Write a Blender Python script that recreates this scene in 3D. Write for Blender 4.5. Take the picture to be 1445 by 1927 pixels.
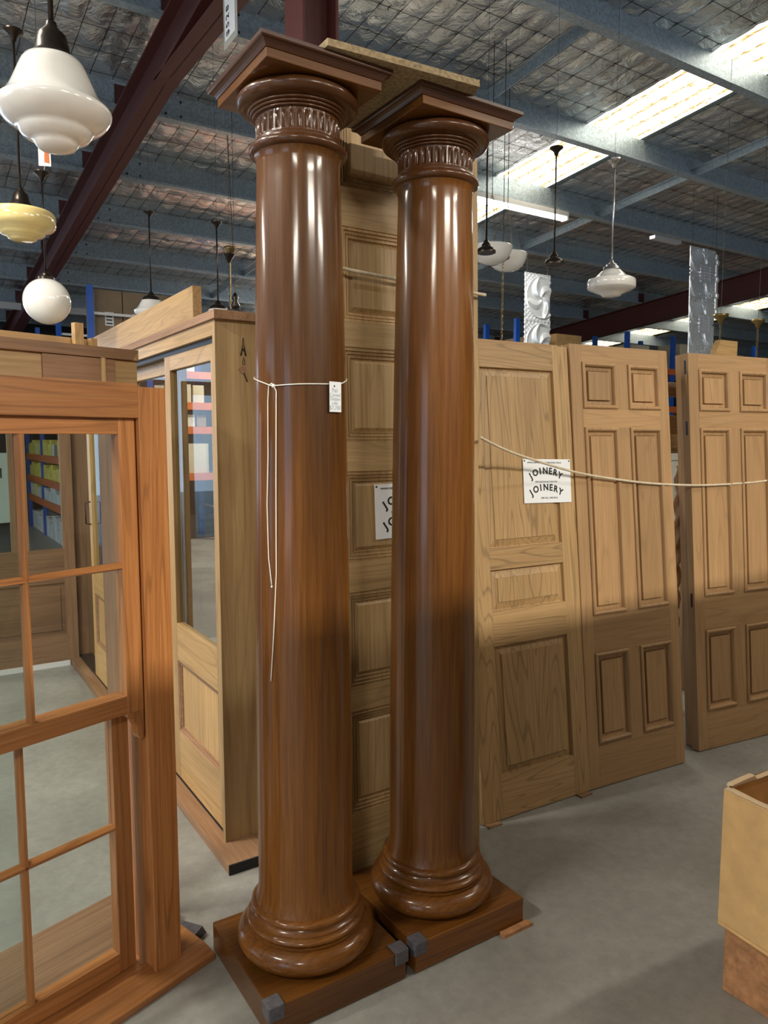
import bpy, bmesh, math, random
from mathutils import Vector, Matrix, Euler
R = math.radians
random.seed(7)
for o in list(bpy.data.objects): bpy.data.objects.remove(o)
S = bpy.context.scene
COL = S.collection

# ------------------------------------------------------------------ camera
cd = bpy.data.cameras.new('camera'); cam = bpy.data.objects.new('camera', cd); COL.objects.link(cam)
cam.location = (0, 0, 1.6)
cam.rotation_euler = (R(90 - 5.650), 0, R(-32.8))
cd.sensor_fit = 'VERTICAL'; cd.sensor_height = 24.0; cd.lens = 24.0 * 1400 / 1927
cd.clip_start = .05; cd.clip_end = 200
S.camera = cam
# ------------------------------------------------------------------ world and exposure
w = bpy.data.worlds.new('world'); S.world = w; w.use_nodes = True
bg = w.node_tree.nodes['Background']; bg.inputs[0].default_value = (.62, .78, 1, 1); bg.inputs[1].default_value = 1.7
S.view_settings.view_transform = 'Standard'; S.view_settings.look = 'None'
S.view_settings.gamma = 1; S.view_settings.exposure = 0.78
S.view_settings.use_curve_mapping = False
S.cycles.max_bounces = 7; S.cycles.transparent_max_bounces = 12
S.cycles.sample_clamp_indirect = 6
S.cycles.caustics_reflective = False; S.cycles.caustics_refractive = False
LAMP_W = 110.0       # watts of each fluorescent batten
TUBE_E = 9.0        # emission of the visible tubes
SKY_E = 3.2         # daylight coming through the skylight sheets

# ------------------------------------------------------------------ materials
def nt(name):
    m = bpy.data.materials.new(name); m.use_nodes = True
    t = m.node_tree; return m, t, t.nodes['Principled BSDF']
def N(t, ty, **k):
    n = t.nodes.new(ty)
    for a, b in k.items(): setattr(n, a, b)
    return n
def ramp(t, src, stops):
    r = N(t, 'ShaderNodeValToRGB'); e = r.color_ramp.elements
    while len(e) < len(stops): e.new(.5)
    for i, (p, c) in enumerate(stops): e[i].position = p; e[i].color = (*c, 1)
    t.links.new(src, r.inputs[0]); return r
def bump(t, bs, src, strength, dist):
    b = N(t, 'ShaderNodeBump'); b.inputs['Strength'].default_value = strength; b.inputs['Distance'].default_value = dist
    t.links.new(src, b.inputs['Height']); t.links.new(b.outputs[0], bs.inputs['Normal'])
def mixc(t, mode, f, a, b):
    m = N(t, 'ShaderNodeMix', data_type='RGBA', blend_type=mode)
    for i, v in ((0, f), (6, a), (7, b)):
        if hasattr(v, 'links') or hasattr(v, 'is_linked'): t.links.new(v, m.inputs[i])
        elif isinstance(v, tuple): m.inputs[i].default_value = (*v, 1)
        else: m.inputs[i].default_value = v
    return m.outputs[2]
def coords(t, scale, rand=True):
    tc = N(t, 'ShaderNodeTexCoord'); src = tc.outputs['Object']
    if rand:
        oi = N(t, 'ShaderNodeObjectInfo'); mu = N(t, 'ShaderNodeMath', operation='MULTIPLY'); mu.inputs[1].default_value = 37.0
        t.links.new(oi.outputs['Random'], mu.inputs[0])
        ad = N(t, 'ShaderNodeVectorMath', operation='ADD'); t.links.new(src, ad.inputs[0]); t.links.new(mu.outputs[0], ad.inputs[1]); src = ad.outputs[0]
    mp = N(t, 'ShaderNodeMapping'); mp.inputs['Scale'].default_value = scale
    t.links.new(src, mp.inputs['Vector']); return mp.outputs[0]
def noise(t, vec, sc, det=4, rough=.55, dist=0):
    n = N(t, 'ShaderNodeTexNoise'); n.inputs['Scale'].default_value = sc; n.inputs['Detail'].default_value = det
    n.inputs['Roughness'].default_value = rough; n.inputs['Distortion'].default_value = dist
    t.links.new(vec, n.inputs['Vector']); return n.outputs[0]
def wood(name, mid, dark, light, axis='z', rough=.5, rings=9, coat=0, ringdark=.75, vary=.12, blotch=.25, fig=1.0, spec=.5):
    m, t, b = nt(name)
    g = {'x': (.07, 1, 1), 'y': (1, .07, 1), 'z': (1, 1, .07)}[axis]
    v1 = coords(t, tuple(a * 5 * fig for a in g))
    n1 = noise(t, v1, 1, 2, .5, .3)
    mu = N(t, 'ShaderNodeMath', operation='MULTIPLY'); mu.inputs[1].default_value = rings * 6.28; t.links.new(n1, mu.inputs[0])
    si = N(t, 'ShaderNodeMath', operation='SINE'); t.links.new(mu.outputs[0], si.inputs[0])
    rr = ramp(t, si.outputs[0], [(0, (1, 1, 1)), (.75, (.97, .97, .97)), (1, (ringdark,) * 3)])
    v2 = coords(t, tuple((a if a == 1 else .03) * 70 for a in g)); n2 = noise(t, v2, 1.6, 4, .65)
    v3 = coords(t, tuple((a if a == 1 else .15) * 3 for a in g)); n3 = noise(t, v3, 1, 3, .5)
    base = ramp(t, n2, [(.25, dark), (.5, mid), (.78, light)]).outputs[0]
    c = mixc(t, 'MULTIPLY', 1.0, base, rr.outputs[0])
    bl = ramp(t, n3, [(.3, (1 - blotch,) * 3), (.65, (1 + blotch * .4,) * 3)]).outputs[0]
    c = mixc(t, 'MULTIPLY', 1.0, c, bl)
    oi = N(t, 'ShaderNodeObjectInfo'); mr = N(t, 'ShaderNodeMapRange'); mr.inputs[3].default_value = 1 - vary; mr.inputs[4].default_value = 1 + vary
    t.links.new(oi.outputs['Random'], mr.inputs[0])
    hs = N(t, 'ShaderNodeHueSaturation'); t.links.new(mr.outputs[0], hs.inputs['Value']); t.links.new(c, hs.inputs['Color'])
    t.links.new(hs.outputs[0], b.inputs['Base Color'])
    b.inputs['Roughness'].default_value = rough; b.inputs['Coat Weight'].default_value = coat; b.inputs['Coat Roughness'].default_value = .14
    b.inputs['Specular IOR Level'].default_value = spec; bump(t, b, n2, .12, .002)
    return m
def plain(name, c, rough=.5, metal=0, nscale=0, namt=.2, coat=0, bmp=0, spec=.5):
    m, t, b = nt(name); b.inputs['Roughness'].default_value = rough; b.inputs['Metallic'].default_value = metal
    b.inputs['Coat Weight'].default_value = coat; b.inputs['Specular IOR Level'].default_value = spec
    b.inputs['Base Color'].default_value = (*c, 1)
    if nscale:
        n = noise(t, coords(t, (1, 1, 1)), nscale, 5, .6)
        r = ramp(t, n, [(.3, tuple(x * (1 - namt) for x in c)), (.7, tuple(min(1, x * (1 + namt)) for x in c))])
        t.links.new(r.outputs[0], b.inputs['Base Color'])
        if bmp: bump(t, b, n, bmp, .003)
    return m
M = {}
for ax in 'xyz':
    M['oak_' + ax] = wood('light_oak_' + ax, (.44, .29, .135), (.35, .22, .09), (.53, .37, .185), ax, .5, 20, 0, .84)
    M['ash_' + ax] = wood('figured_oak_' + ax, (.40, .250, .110), (.33, .195, .078), (.47, .31, .145), ax, .5, 30, 0, .68, .05, .2)
    M['tan_' + ax] = wood('tan_joinery_' + ax, (.40, .235, .105), (.34, .19, .08), (.46, .285, .135), ax, .55, 18, 0, .86, .05, .15)
    M['pine_' + ax] = wood('golden_fir_' + ax, (.47, .29, .12), (.38, .22, .08), (.55, .36, .165), ax, .45, 26, .15, .80)
    M['red_' + ax] = wood('orange_cedar_' + ax, (.43, .172, .052), (.31, .112, .034), (.53, .24, .085), ax, .38, 18, .2, .74, .10, .3)
    M['mer_' + ax] = wood('brown_meranti_' + ax, (.27, .15, .08), (.19, .10, .05), (.34, .20, .11), ax, .55, 5, 0, .85)
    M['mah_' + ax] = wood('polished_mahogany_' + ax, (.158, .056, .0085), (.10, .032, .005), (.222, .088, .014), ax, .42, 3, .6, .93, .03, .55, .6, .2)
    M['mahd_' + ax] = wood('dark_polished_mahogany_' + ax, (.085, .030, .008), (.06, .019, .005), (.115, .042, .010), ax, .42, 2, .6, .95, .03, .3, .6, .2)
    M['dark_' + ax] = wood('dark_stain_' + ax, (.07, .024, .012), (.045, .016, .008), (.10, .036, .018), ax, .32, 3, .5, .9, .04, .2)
M['chip'] = plain('chipboard', (.29, .215, .12), .8, 0, 90, .45, bmp=.4)
M['kraft'] = plain('kraft_cardboard', (.62, .38, .155), .75, 0, 14, .13, bmp=.15)
M['kraftin'] = plain('kraft_inside', (.62, .46, .28), .8, 0, 10, .1)
M['carton'] = plain('brown_carton', (.25, .185, .12), .8, 0, 5, .12)
M['rough'] = plain('rough_sawn_timber', (.42, .20, .085), .85, 0, 32, .35, bmp=.5)
M['blackend'] = plain('black_tar_end', (.008, .008, .008), .8)
M['redsteel'] = plain('red_oxide_steel', (.085, .020, .016), .5, 0, 30, .12)
M['bluesteel'] = plain('blue_rack_steel', (.012, .10, .50), .35, 0, 10, .1)
M['orange'] = plain('orange_rack_beam', (.62, .15, .03), .4, 0, 10, .1)
M['white'] = plain('white_paint', (.72, .73, .74), .45)
M['grey'] = plain('grey_board', (.33, .33, .29), .7, 0, 3, .15)
M['cream'] = plain('cream_paint', (.62, .55, .40), .6, 0, 3, .1)
M['black'] = plain('black_fitting', (.012, .011, .012), .3, 0)
M['bronze'] = plain('dark_bronze', (.045, .035, .03), .3, .85)
M['brass'] = plain('aged_brass', (.25, .17, .07), .35, .9)
M['copper'] = plain('copper', (.45, .17, .09), .3, .9)
M['chrome'] = plain('nickel', (.6, .6, .62), .25, 1)
M['paper'] = plain('white_paper', (.80, .83, .86), .6)
M['ink'] = plain('black_ink', (.01, .01, .012), .6)
M['blueink'] = plain('pale_blue_ink', (.42, .50, .58), .6)
M['redink'] = plain('orange_ink', (.65, .17, .04), .6)
M['rope'] = plain('cream_rope', (.60, .52, .38), .8, 0, 60, .2)
M['string'] = plain('white_string', (.80, .78, .72), .7)
M['felt'] = plain('grey_foam', (.085, .08, .09), .85, 0, 60, .3)
M['yellow'] = plain('yellow_pack', (.75, .62, .10), .5, 0, 6, .2)
M['palepack'] = plain('pale_pack', (.62, .62, .58), .5, 0, 6, .2)
M['bluepack'] = plain('blue_pack', (.10, .32, .62), .5, 0, 6, .2)
M['darkwall'] = plain('dark_wall', (.045, .047, .05), .8, 0, 2, .3)
M['wall'] = plain('warehouse_wall', (.30, .32, .33), .8, 0, 1, .15)
M['track'] = plain('black_track', (.012, .012, .013), .4)
def opal(name, c):
    m, t, b = nt(name)
    n = noise(t, coords(t, (1, 1, 1)), 9, 3)
    r = ramp(t, n, [(.3, tuple(x * .94 for x in c)), (.7, c)]); t.links.new(r.outputs[0], b.inputs['Base Color'])
    b.inputs['Roughness'].default_value = .12; b.inputs['Coat Weight'].default_value = .6; b.inputs['Coat Roughness'].default_value = .04
    b.inputs['Subsurface Weight'].default_value = .35; b.inputs['Subsurface Radius'].default_value = (.03, .03, .03); b.inputs['Subsurface Scale'].default_value = 1
    return m
M['opal'] = opal('opal_glass', (.84, .83, .80))
M['amber'] = opal('marbled_amber_glass', (.80, .66, .30))
def glass():
    m, t, b = nt('window_glass'); t.nodes.remove(b)
    tr = N(t, 'ShaderNodeBsdfTransparent'); tr.inputs[0].default_value = (.88, .91, .90, 1)
    gl = N(t, 'ShaderNodeBsdfGlossy'); gl.inputs['Roughness'].default_value = .02
    fr = N(t, 'ShaderNodeFresnel'); fr.inputs[0].default_value = 1.5
    ge = N(t, 'ShaderNodeNewGeometry'); fm = N(t, 'ShaderNodeMath', operation='MULTIPLY_ADD'); fm.inputs[1].default_value = -1; fm.inputs[2].default_value = 1
    t.links.new(ge.outputs['Backfacing'], fm.inputs[0]); f2 = N(t, 'ShaderNodeMath', operation='MULTIPLY'); t.links.new(fm.outputs[0], f2.inputs[0]); t.links.new(fr.outputs[0], f2.inputs[1])
    mx = N(t, 'ShaderNodeMixShader'); t.links.new(f2.outputs[0], mx.inputs[0]); t.links.new(tr.outputs[0], mx.inputs[1]); t.links.new(gl.outputs[0], mx.inputs[2])
    t.links.new(mx.outputs[0], t.nodes['Material Output'].inputs[0]); return m
M['glass'] = glass()
def plastic():
    m, t, b = nt('clear_plastic_sleeve'); t.nodes.remove(b)
    tr = N(t, 'ShaderNodeBsdfTransparent'); tr.inputs[0].default_value = (.8, .8, .78, 1)
    gl = N(t, 'ShaderNodeBsdfPrincipled'); gl.inputs['Base Color'].default_value = (.8, .8, .75, 1); gl.inputs['Roughness'].default_value = .2
    mx = N(t, 'ShaderNodeMixShader'); mx.inputs[0].default_value = .4; t.links.new(tr.outputs[0], mx.inputs[1]); t.links.new(gl.outputs[0], mx.inputs[2])
    t.links.new(mx.outputs[0], t.nodes['Material Output'].inputs[0]); return m
M['plastic'] = plastic()
def concrete():
    m, t, b = nt('concrete_floor')
    v = coords(t, (1, 1, 1), False)
    n1 = noise(t, v, 1.6, 6, .6, .4); n2 = noise(t, v, 22, 5, .7); n3 = noise(t, v, .5, 3)
    c = ramp(t, n1, [(.3, (.235, .232, .212)), (.55, (.295, .292, .268)), (.75, (.36, .355, .33))]).outputs[0]
    c = mixc(t, 'MULTIPLY', 1, c, ramp(t, n2, [(.3, (.84, .84, .84)), (.7, (1.1, 1.1, 1.1))]).outputs[0])
    vo = N(t, 'ShaderNodeTexVoronoi'); vo.inputs['Scale'].default_value = 7; t.links.new(v, vo.inputs['Vector'])
    c = mixc(t, 'MIX', ramp(t, vo.outputs['Distance'], [(0, (1, 1, 1)), (.012, (1, 1, 1)), (.03, (0, 0, 0))]).outputs[0], c, (.45, .44, .41))
    t.links.new(c, b.inputs['Base Color'])
    t.links.new(ramp(t, n1, [(.3, (.38,) * 3), (.7, (.62,) * 3)]).outputs[0], b.inputs['Roughness'])
    bump(t, b, n2, .08, .003); return m
M['concrete'] = concrete()
def foil():
    m, t, b = nt('foil_insulation')
    v = coords(t, (1, 1, 1), False)
    n1 = noise(t, v, 5.5, 5, .6, 1.2); n2 = noise(t, v, 1.3, 3)
    c = ramp(t, n2, [(.3, (.62, .62, .61)), (.7, (.88, .90, .91))]).outputs[0]
    t.links.new(c, b.inputs['Base Color']); b.inputs['Metallic'].default_value = .85; b.inputs['Roughness'].default_value = .22
    bump(t, b, n1, 1.0, .035); return m
M['foil'] = foil()
def galv():
    m, t, b = nt('galvanised_steel')
    v = coords(t, (1, 1, 1), False)
    vo = N(t, 'ShaderNodeTexVoronoi'); vo.inputs['Scale'].default_value = 55; t.links.new(v, vo.inputs['Vector'])
    n2 = noise(t, v, 1.5, 3)
    bwv = N(t, 'ShaderNodeRGBToBW'); t.links.new(vo.outputs['Color'], bwv.inputs[0])
    vr = ramp(t, bwv.outputs[0], [(.2, (.80,) * 3), (.8, (1.1,) * 3)]).outputs[0]
    c = mixc(t, 'MULTIPLY', 1, ramp(t, n2, [(.3, (.36, .45, .52)), (.7, (.45, .54, .60))]).outputs[0], vr)
    t.links.new(c, b.inputs['Base Color']); b.inputs['Metallic'].default_value = .35; b.inputs['Roughness'].default_value = .42
    return m
M['galv'] = galv()
def tin():
    m, t, b = nt('pressed_tin'); b.inputs['Base Color'].default_value = (.82, .87, .92, 1); b.inputs['Metallic'].default_value = .62
    b.inputs['Roughness'].default_value = .33
    n = noise(t, coords(t, (1, 1, 1)), 40, 3); bump(t, b, n, .1, .002); return m
M['tin'] = tin()
def skylight():
    m, t, b = nt('fibreglass_skylight')
    v = coords(t, (1, .45, 1), False)
    n = noise(t, v, 34, 4, .75)
    sx = N(t, 'ShaderNodeSeparateXYZ'); tc = N(t, 'ShaderNodeTexCoord'); t.links.new(tc.outputs['Object'], sx.inputs[0])
    f = N(t, 'ShaderNodeMath', operation='MULTIPLY'); f.inputs[1].default_value = 31.4; t.links.new(sx.outputs[0], f.inputs[0])
    sn = N(t, 'ShaderNodeMath', operation='SINE'); t.links.new(f.outputs[0], sn.inputs[0])
    ad = N(t, 'ShaderNodeMath', operation='MULTIPLY_ADD'); ad.inputs[1].default_value = .13; t.links.new(sn.outputs[0], ad.inputs[0]); t.links.new(n, ad.inputs[2])
    c = ramp(t, ad.outputs[0], [(.40, (.10, .05, .012)), (.47, (.38, .27, .10)), (.54, (.85, .76, .52)), (.60, (1, .96, .86))]).outputs[0]
    t.links.new(c, b.inputs['Emission Color']); b.inputs['Emission Strength'].default_value = SKY_E
    b.inputs['Base Color'].default_value = (.6, .55, .42, 1); b.inputs['Roughness'].default_value = .5; return m
M['skylight'] = skylight()
def emit(name, c, s):
    m, t, b = nt(name); b.inputs['Emission Color'].default_value = (*c, 1); b.inputs['Emission Strength'].default_value = s
    b.inputs['Base Color'].default_value = (.8, .8, .8, 1); return m
M['tube'] = emit('lit_tube', (1, .98, .93), TUBE_E)
M['wire'] = plain('dark_wire', (.035, .038, .042), .5, .4)

# ------------------------------------------------------------------ geometry helpers
class G:
    def __init__(s): s.v = []; s.f = []
    def add(s, vs, fs):
        k = len(s.v); s.v += [tuple(p) for p in vs]; s.f += [tuple(i + k for i in f) for f in fs]; return s
    def box(s, x0, x1, y0, y1, z0, z1):
        return s.add([(x, y, z) for z in (z0, z1) for x, y in ((x0, y0), (x1, y0), (x1, y1), (x0, y1))],
                     [(3, 2, 1, 0), (4, 5, 6, 7), (0, 1, 5, 4), (1, 2, 6, 5), (2, 3, 7, 6), (3, 0, 4, 7)])
    def prism(s, pts, axis, a, b):        # pts: 2-D outline, extruded from a to b along axis
        n = len(pts)
        def P(p, h): return {'x': (h, p[0], p[1]), 'y': (p[0], h, p[1]), 'z': (p[0], p[1], h)}[axis]
        return s.add([P(p, a) for p in pts] + [P(p, b) for p in pts],
                     [tuple(range(n))[::-1], tuple(range(n, 2 * n))] + [(i, (i + 1) % n, n + (i + 1) % n, n + i) for i in range(n)])
    def lathe(s, prof, seg=32, c=(0, 0, 0)):
        vs = []; fs = []; n = len(prof)
        for i in range(seg):
            a = 2 * math.pi * i / seg
            vs += [(c[0] + r * math.cos(a), c[1] + r * math.sin(a), c[2] + z) for r, z in prof]
        for i in range(seg):
            j = (i + 1) % seg
            for k in range(n - 1): fs.append((i * n + k, j * n + k, j * n + k + 1, i * n + k + 1))
        if prof[0][0] > 1e-5: fs.append(tuple(i * n for i in range(seg))[::-1])
        if prof[-1][0] > 1e-5: fs.append(tuple(i * n + n - 1 for i in range(seg)))
        return s.add(vs, fs)
    def tube(s, pts, r, seg=6, closed=False):
        pts = [Vector(p) for p in pts]; n = len(pts); vs = []; fs = []
        for i, p in enumerate(pts):
            d = (pts[(i + 1) % n] - pts[i - 1]) if closed else (pts[min(i + 1, n - 1)] - pts[max(i - 1, 0)])
            d.normalize(); u = d.cross(Vector((0, 0, 1)) if abs(d.z) < .9 else Vector((1, 0, 0))).normalized(); q = d.cross(u)
            vs += [p + (u * math.cos(2 * math.pi * k / seg) + q * math.sin(2 * math.pi * k / seg)) * r for k in range(seg)]
        for i in range(n if closed else n - 1):
            j = (i + 1) % n
            fs += [(i * seg + k, i * seg + (k + 1) % seg, j * seg + (k + 1) % seg, j * seg + k) for k in range(seg)]
        if not closed: fs += [tuple(range(seg))[::-1], tuple(range((n - 1) * seg, n * seg))]
        return s.add(vs, fs)
    def rings(s, x0, x1, z0, z1, prof, close=False):     # mitred frame, prof: (inset, depth y)
        vs = []; fs = []
        for d, y in prof: vs += [(x0 + d, y, z0 + d), (x1 - d, y, z0 + d), (x1 - d, y, z1 - d), (x0 + d, y, z1 - d)]
        for i in range(len(prof) - 1):
            for k in range(4): a = i * 4 + k; b = i * 4 + (k + 1) % 4; fs.append((a, b, b + 4, a + 4))
        if close: k = (len(prof) - 1) * 4; fs.append((k, k + 1, k + 2, k + 3))
        return s.add(vs, fs)
    def obj(s, name, mat, parent=None, bevel=0, smooth=False, kind=None, fix=True, auto=None):
        me = bpy.data.meshes.new(name); me.from_pydata(s.v, [], s.f); me.validate()
        if fix:
            bm = bmesh.new(); bm.from_mesh(me); bmesh.ops.recalc_face_normals(bm, faces=bm.faces); bm.to_mesh(me); bm.free()
        me.materials.append(M[mat] if isinstance(mat, str) else mat)
        o = bpy.data.objects.new(name, me); COL.objects.link(o)
        if parent: o.parent = parent
        if smooth or auto:
            for p in me.polygons: p.use_smooth = True
            if auto: me.set_sharp_from_angle(angle=R(auto))
        if bevel:
            b = o.modifiers.new('bevel', 'BEVEL'); b.width = bevel; b.segments = 2; b.limit_method = 'ANGLE'; b.angle_limit = R(50)
        if kind: o['kind'] = kind
        return o
def tag(o, label, cat, group=None):
    o['label'] = label; o['category'] = cat
    if group: o['group'] = group
    return o
def thing(name, label, cat, loc=(0, 0, 0), rot=(0, 0, 0), group=None):
    o = bpy.data.objects.new(name, None); COL.objects.link(o); o.location = loc; o.rotation_euler = rot
    o.empty_display_size = .1
    return tag(o, label, cat, group)
def copy_tree(o, parent=None):
    c = o.copy(); COL.objects.link(c); c.parent = parent
    for ch in list(o.children): copy_tree(ch, c)
    return c
def text(name, s, size, mat, parent, M4, ext=.0004, align='CENTER', bold=0):
    cu = bpy.data.curves.new(name, 'FONT'); cu.body = s; cu.size = size; cu.offset = bold; cu.extrude = ext; cu.align_x = align; cu.align_y = 'CENTER'; cu.resolution_u = 3
    t = bpy.data.objects.new(name, cu); COL.objects.link(t); bpy.context.view_layer.update()
    me = bpy.data.meshes.new_from_object(t.evaluated_get(bpy.context.evaluated_depsgraph_get()))
    bpy.data.objects.remove(t); me.name = name; me.transform(M4); me.materials.clear(); me.materials.append(M[mat])
    o = bpy.data.objects.new(name, me); COL.objects.link(o); o.parent = parent; return o
def facing(x, y, z, tilt=0):        # text standing up, read from -y
    return Matrix.Translation((x, y, z)) @ Matrix.Rotation(R(tilt), 4, 'Y') @ Matrix.Rotation(R(90), 4, 'X')
def join(objs, name):
    bm = bmesh.new()
    for o in objs: bm.from_mesh(o.data)
    me = objs[0].data; bm.to_mesh(me); bm.free()
    for o in objs[1:]: bpy.data.objects.remove(o)
    objs[0].name = name; return objs[0]

# ------------------------------------------------------------------ structure
def struct(o): o['kind'] = 'structure'; return o
TAN = math.tan(R(5))
def roofz(l, z0=4.9): return z0 - TAN * l
struct(G().box(-9, 27, -11, 22, -.1, 0).obj('floor', 'concrete'))
struct(G().box(-.6, 27, 15.3, 15.5, 0, 5.3).box(-9, -.6, 15.3, 15.5, 3.4, 5.3).box(-9, -8, 15.3, 15.5, 0, 3.4).obj('wall_back', 'darkwall'))
struct(G().box(27, 27.2, -11, 15.5, 0, 6.8).obj('wall_right', 'wall'))
# left wall and rear wall with roller door openings
g = G()
for a, b in ((-11, -6), (-2, 3), (8, 15.3)): g.box(-9.2, -9, a, b, 0, 6.8)
for a, b in ((-6, -2), (3, 8)): g.box(-9.2, -9, a, b, 3.6, 6.8)
struct(g.obj('wall_left', 'wall'))
g = G()
for a, b in ((-9, -5), (0, 6), (12, 27)): g.box(a, b, -11.2, -11, 0, 6.8)
for a, b in ((-5, 0), (6, 12)): g.box(a, b, -11.2, -11, 3.8, 6.8)
struct(g.obj('wall_rear', 'wall'))

# ceiling: foil blanket sagging between its wires
ceil = bpy.data.objects.new('ceiling', None); COL.objects.link(ceil); ceil['kind'] = 'structure'
FZ = 5.15
SKY1 = (5.80, 6.64); SKY2 = (14.55, 15.6)
def foilmesh(x0, x1, y0, y1, nx, ny, name, wy=.30, wx=.18):
    vs = []; fs = []; rnd = random.Random(3)
    amp = {}
    for j in range(ny + 1):
        y = y0 + (y1 - y0) * j / ny
        for i in range(nx + 1):
            x = x0 + (x1 - x0) * i / nx
            cx, cy = math.floor(x / wx), math.floor(y / wy)
            if (cx, cy) not in amp: amp[(cx, cy)] = rnd.uniform(.3, 1.0)
            a = amp[(cx, cy)]
            s = abs(math.sin(math.pi * x / wx)) ** .8 * (.35 + .65 * abs(math.sin(math.pi * y / wy)) ** .7)
            vs.append((x, y, FZ - TAN * y - .012 - .028 * a * s * min(1, abs(math.sin(math.pi * y / wy)) * 3 + .2)))
    for j in range(ny):
        for i in range(nx):
            k = j * (nx + 1) + i; fs.append((k, k + 1, k + nx + 2, k + nx + 1))
    o = G().add(vs, fs).obj(name, 'foil', ceil, smooth=True, fix=False); return o
for nm, a, b in (('foil_blanket', -3.06, SKY1[0]), ('foil_blanket', SKY1[1], 11.52)):
    foilmesh(a, b, 1.2, 15.2, int((b - a) / .036), int(14.0 / .05), nm)
foilmesh(11.52, SKY2[0], 1.2, 15.2, 60, 180, 'foil_blanket')
foilmesh(SKY2[1], 27, 1.2, 15.2, 160, 60, 'foil_blanket')
g = G()
for a, b, c, d in ((-9, -3.06, -11, 15.3), (-3.06, SKY1[0], -11, 1.2), (SKY1[1], SKY2[0], -11, 1.2), (SKY2[1], 27, -11, 1.2)):
    g.add([(a, c, FZ - TAN * c), (b, c, FZ - TAN * c), (b, d, FZ - TAN * d), (a, d, FZ - TAN * d)], [(0, 1, 2, 3)])
g.obj('foil_blanket', 'foil', ceil, fix=False)
g = G()
for c0, c1 in ((-11, 15.3),):
    g.add([(-9, c0, FZ - TAN * c0 + .06), (27, c0, FZ - TAN * c0 + .06), (27, c1, FZ - TAN * c1 + .06), (-9, c1, FZ - TAN * c1 + .06)], [(0, 1, 2, 3)])
g.obj('roof_sheet', 'galv', ceil, fix=False)
# corrugated translucent sheets
def skystrip(a, b, n=64):
    pts = [(a + (b - a) * i / n, .022 * max(-.4, math.cos(2 * math.pi * i / n * (b - a) / .2))) for i in range(n + 1)]
    vs = []; fs = []
    for l in (-11, 15.2):
        vs += [(x, l, FZ - TAN * l + .02 + h) for x, h in pts]
    fs = [(i, i + 1, n + 2 + i, n + 1 + i) for i in range(n)]
    G().add(vs, fs).obj('skylight_sheet', 'skylight', ceil, fix=False)
skystrip(*SKY1); skystrip(*SKY2)
# wire netting under the foil
g = G(); rw = .0034
def wbar(p, q, r=rw):
    g.tube([p, q], r, 3)
k = 0
x = -3.06
while x < 12.5:
    if not SKY1[0] + .05 < x < SKY1[1] - .05: wbar((x, 1.2, FZ - TAN * 1.2 - .014), (x, 15.2, FZ - TAN * 15.2 - .014), rw)
    k += 1; x += .18
    if k % 7 == 0 and x < 5: wbar((x - .10, 1.2, FZ - TAN * 1.2 - .016), (x - .10, 15.2, FZ - TAN * 15.2 - .016), rw); 
y = 1.2
while y < 15.2:
    wbar((-3.06, y, FZ - TAN * y - .016), (SKY1[0], y, FZ - TAN * y - .016), .0019)
    wbar((SKY1[1], y, FZ - TAN * y - .016), (12.5, y, FZ - TAN * y - .016), .0019); y += .30
g.obj('wire_netting', 'wire', ceil, kind='stuff')
# purlins, Z-section
PL = [3.99 + 1.335 * i for i in range(-8, 9)]
pm = None
for l in PL:
    if pm is None:
        T = .012; D = .245; F = .075
        pts = [(0, 0), (-F, 0), (-F, .02), (-F + T, .02), (-F + T, T), (0 - 0, T), (0, D - T), (0, D), (F + T, D), (F + T, D - .02), (F, D - .02), (F, D - T), (T, D - T), (T, 0)]
        o = G().prism(pts, 'x', -9, 27).obj('purlin', 'galv', ceil, fix=True); pm = o
    else:
        o = pm.copy(); COL.objects.link(o)
    o.location = (0, l, roofz(l))
# bolts on the purlin webs over the rafter
g = G()
for l in PL:
    if l > 2:
        for dx in (.35, .48):
            for dz in (.06, .18): g.box(1.70 + dx, 1.715 + dx, l - .012, l, roofz(l) + dz, roofz(l) + dz + .015)
g.obj('purlin_bolt', 'wire', ceil, kind='stuff')
# bridging between purlins
bm_ = None
for r0 in (4.38, 7.46, -1.2):
    for i, l in enumerate(PL[8:-1]):
        l2 = l + 1.335
        o = G().add([(x, y, z) for y, zz in ((l + .02, roofz(l)), (l2 - .005, roofz(l2))) for x, z in ((r0, zz + .02), (r0 + .012, zz + .02), (r0 + .012, zz + .10), (r0, zz + .10), (r0 - .04, zz + .10), (r0 - .04, zz + .09), (r0, zz + .09))],
                    [(0, 1, 2, 3, 4, 5, 6)[::-1], (7, 8, 9, 10, 11, 12, 13)] + [(i_, (i_ + 1) % 7, 7 + (i_ + 1) % 7, 7 + i_) for i_ in range(7)]).obj('bridging_strut', 'galv', ceil)
# eave gutter beam
G().box(-9, 27, 13.2, 13.28, roofz(13.2) - .12, roofz(13.2) - .02).obj('eave_beam', 'white', ceil)

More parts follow.
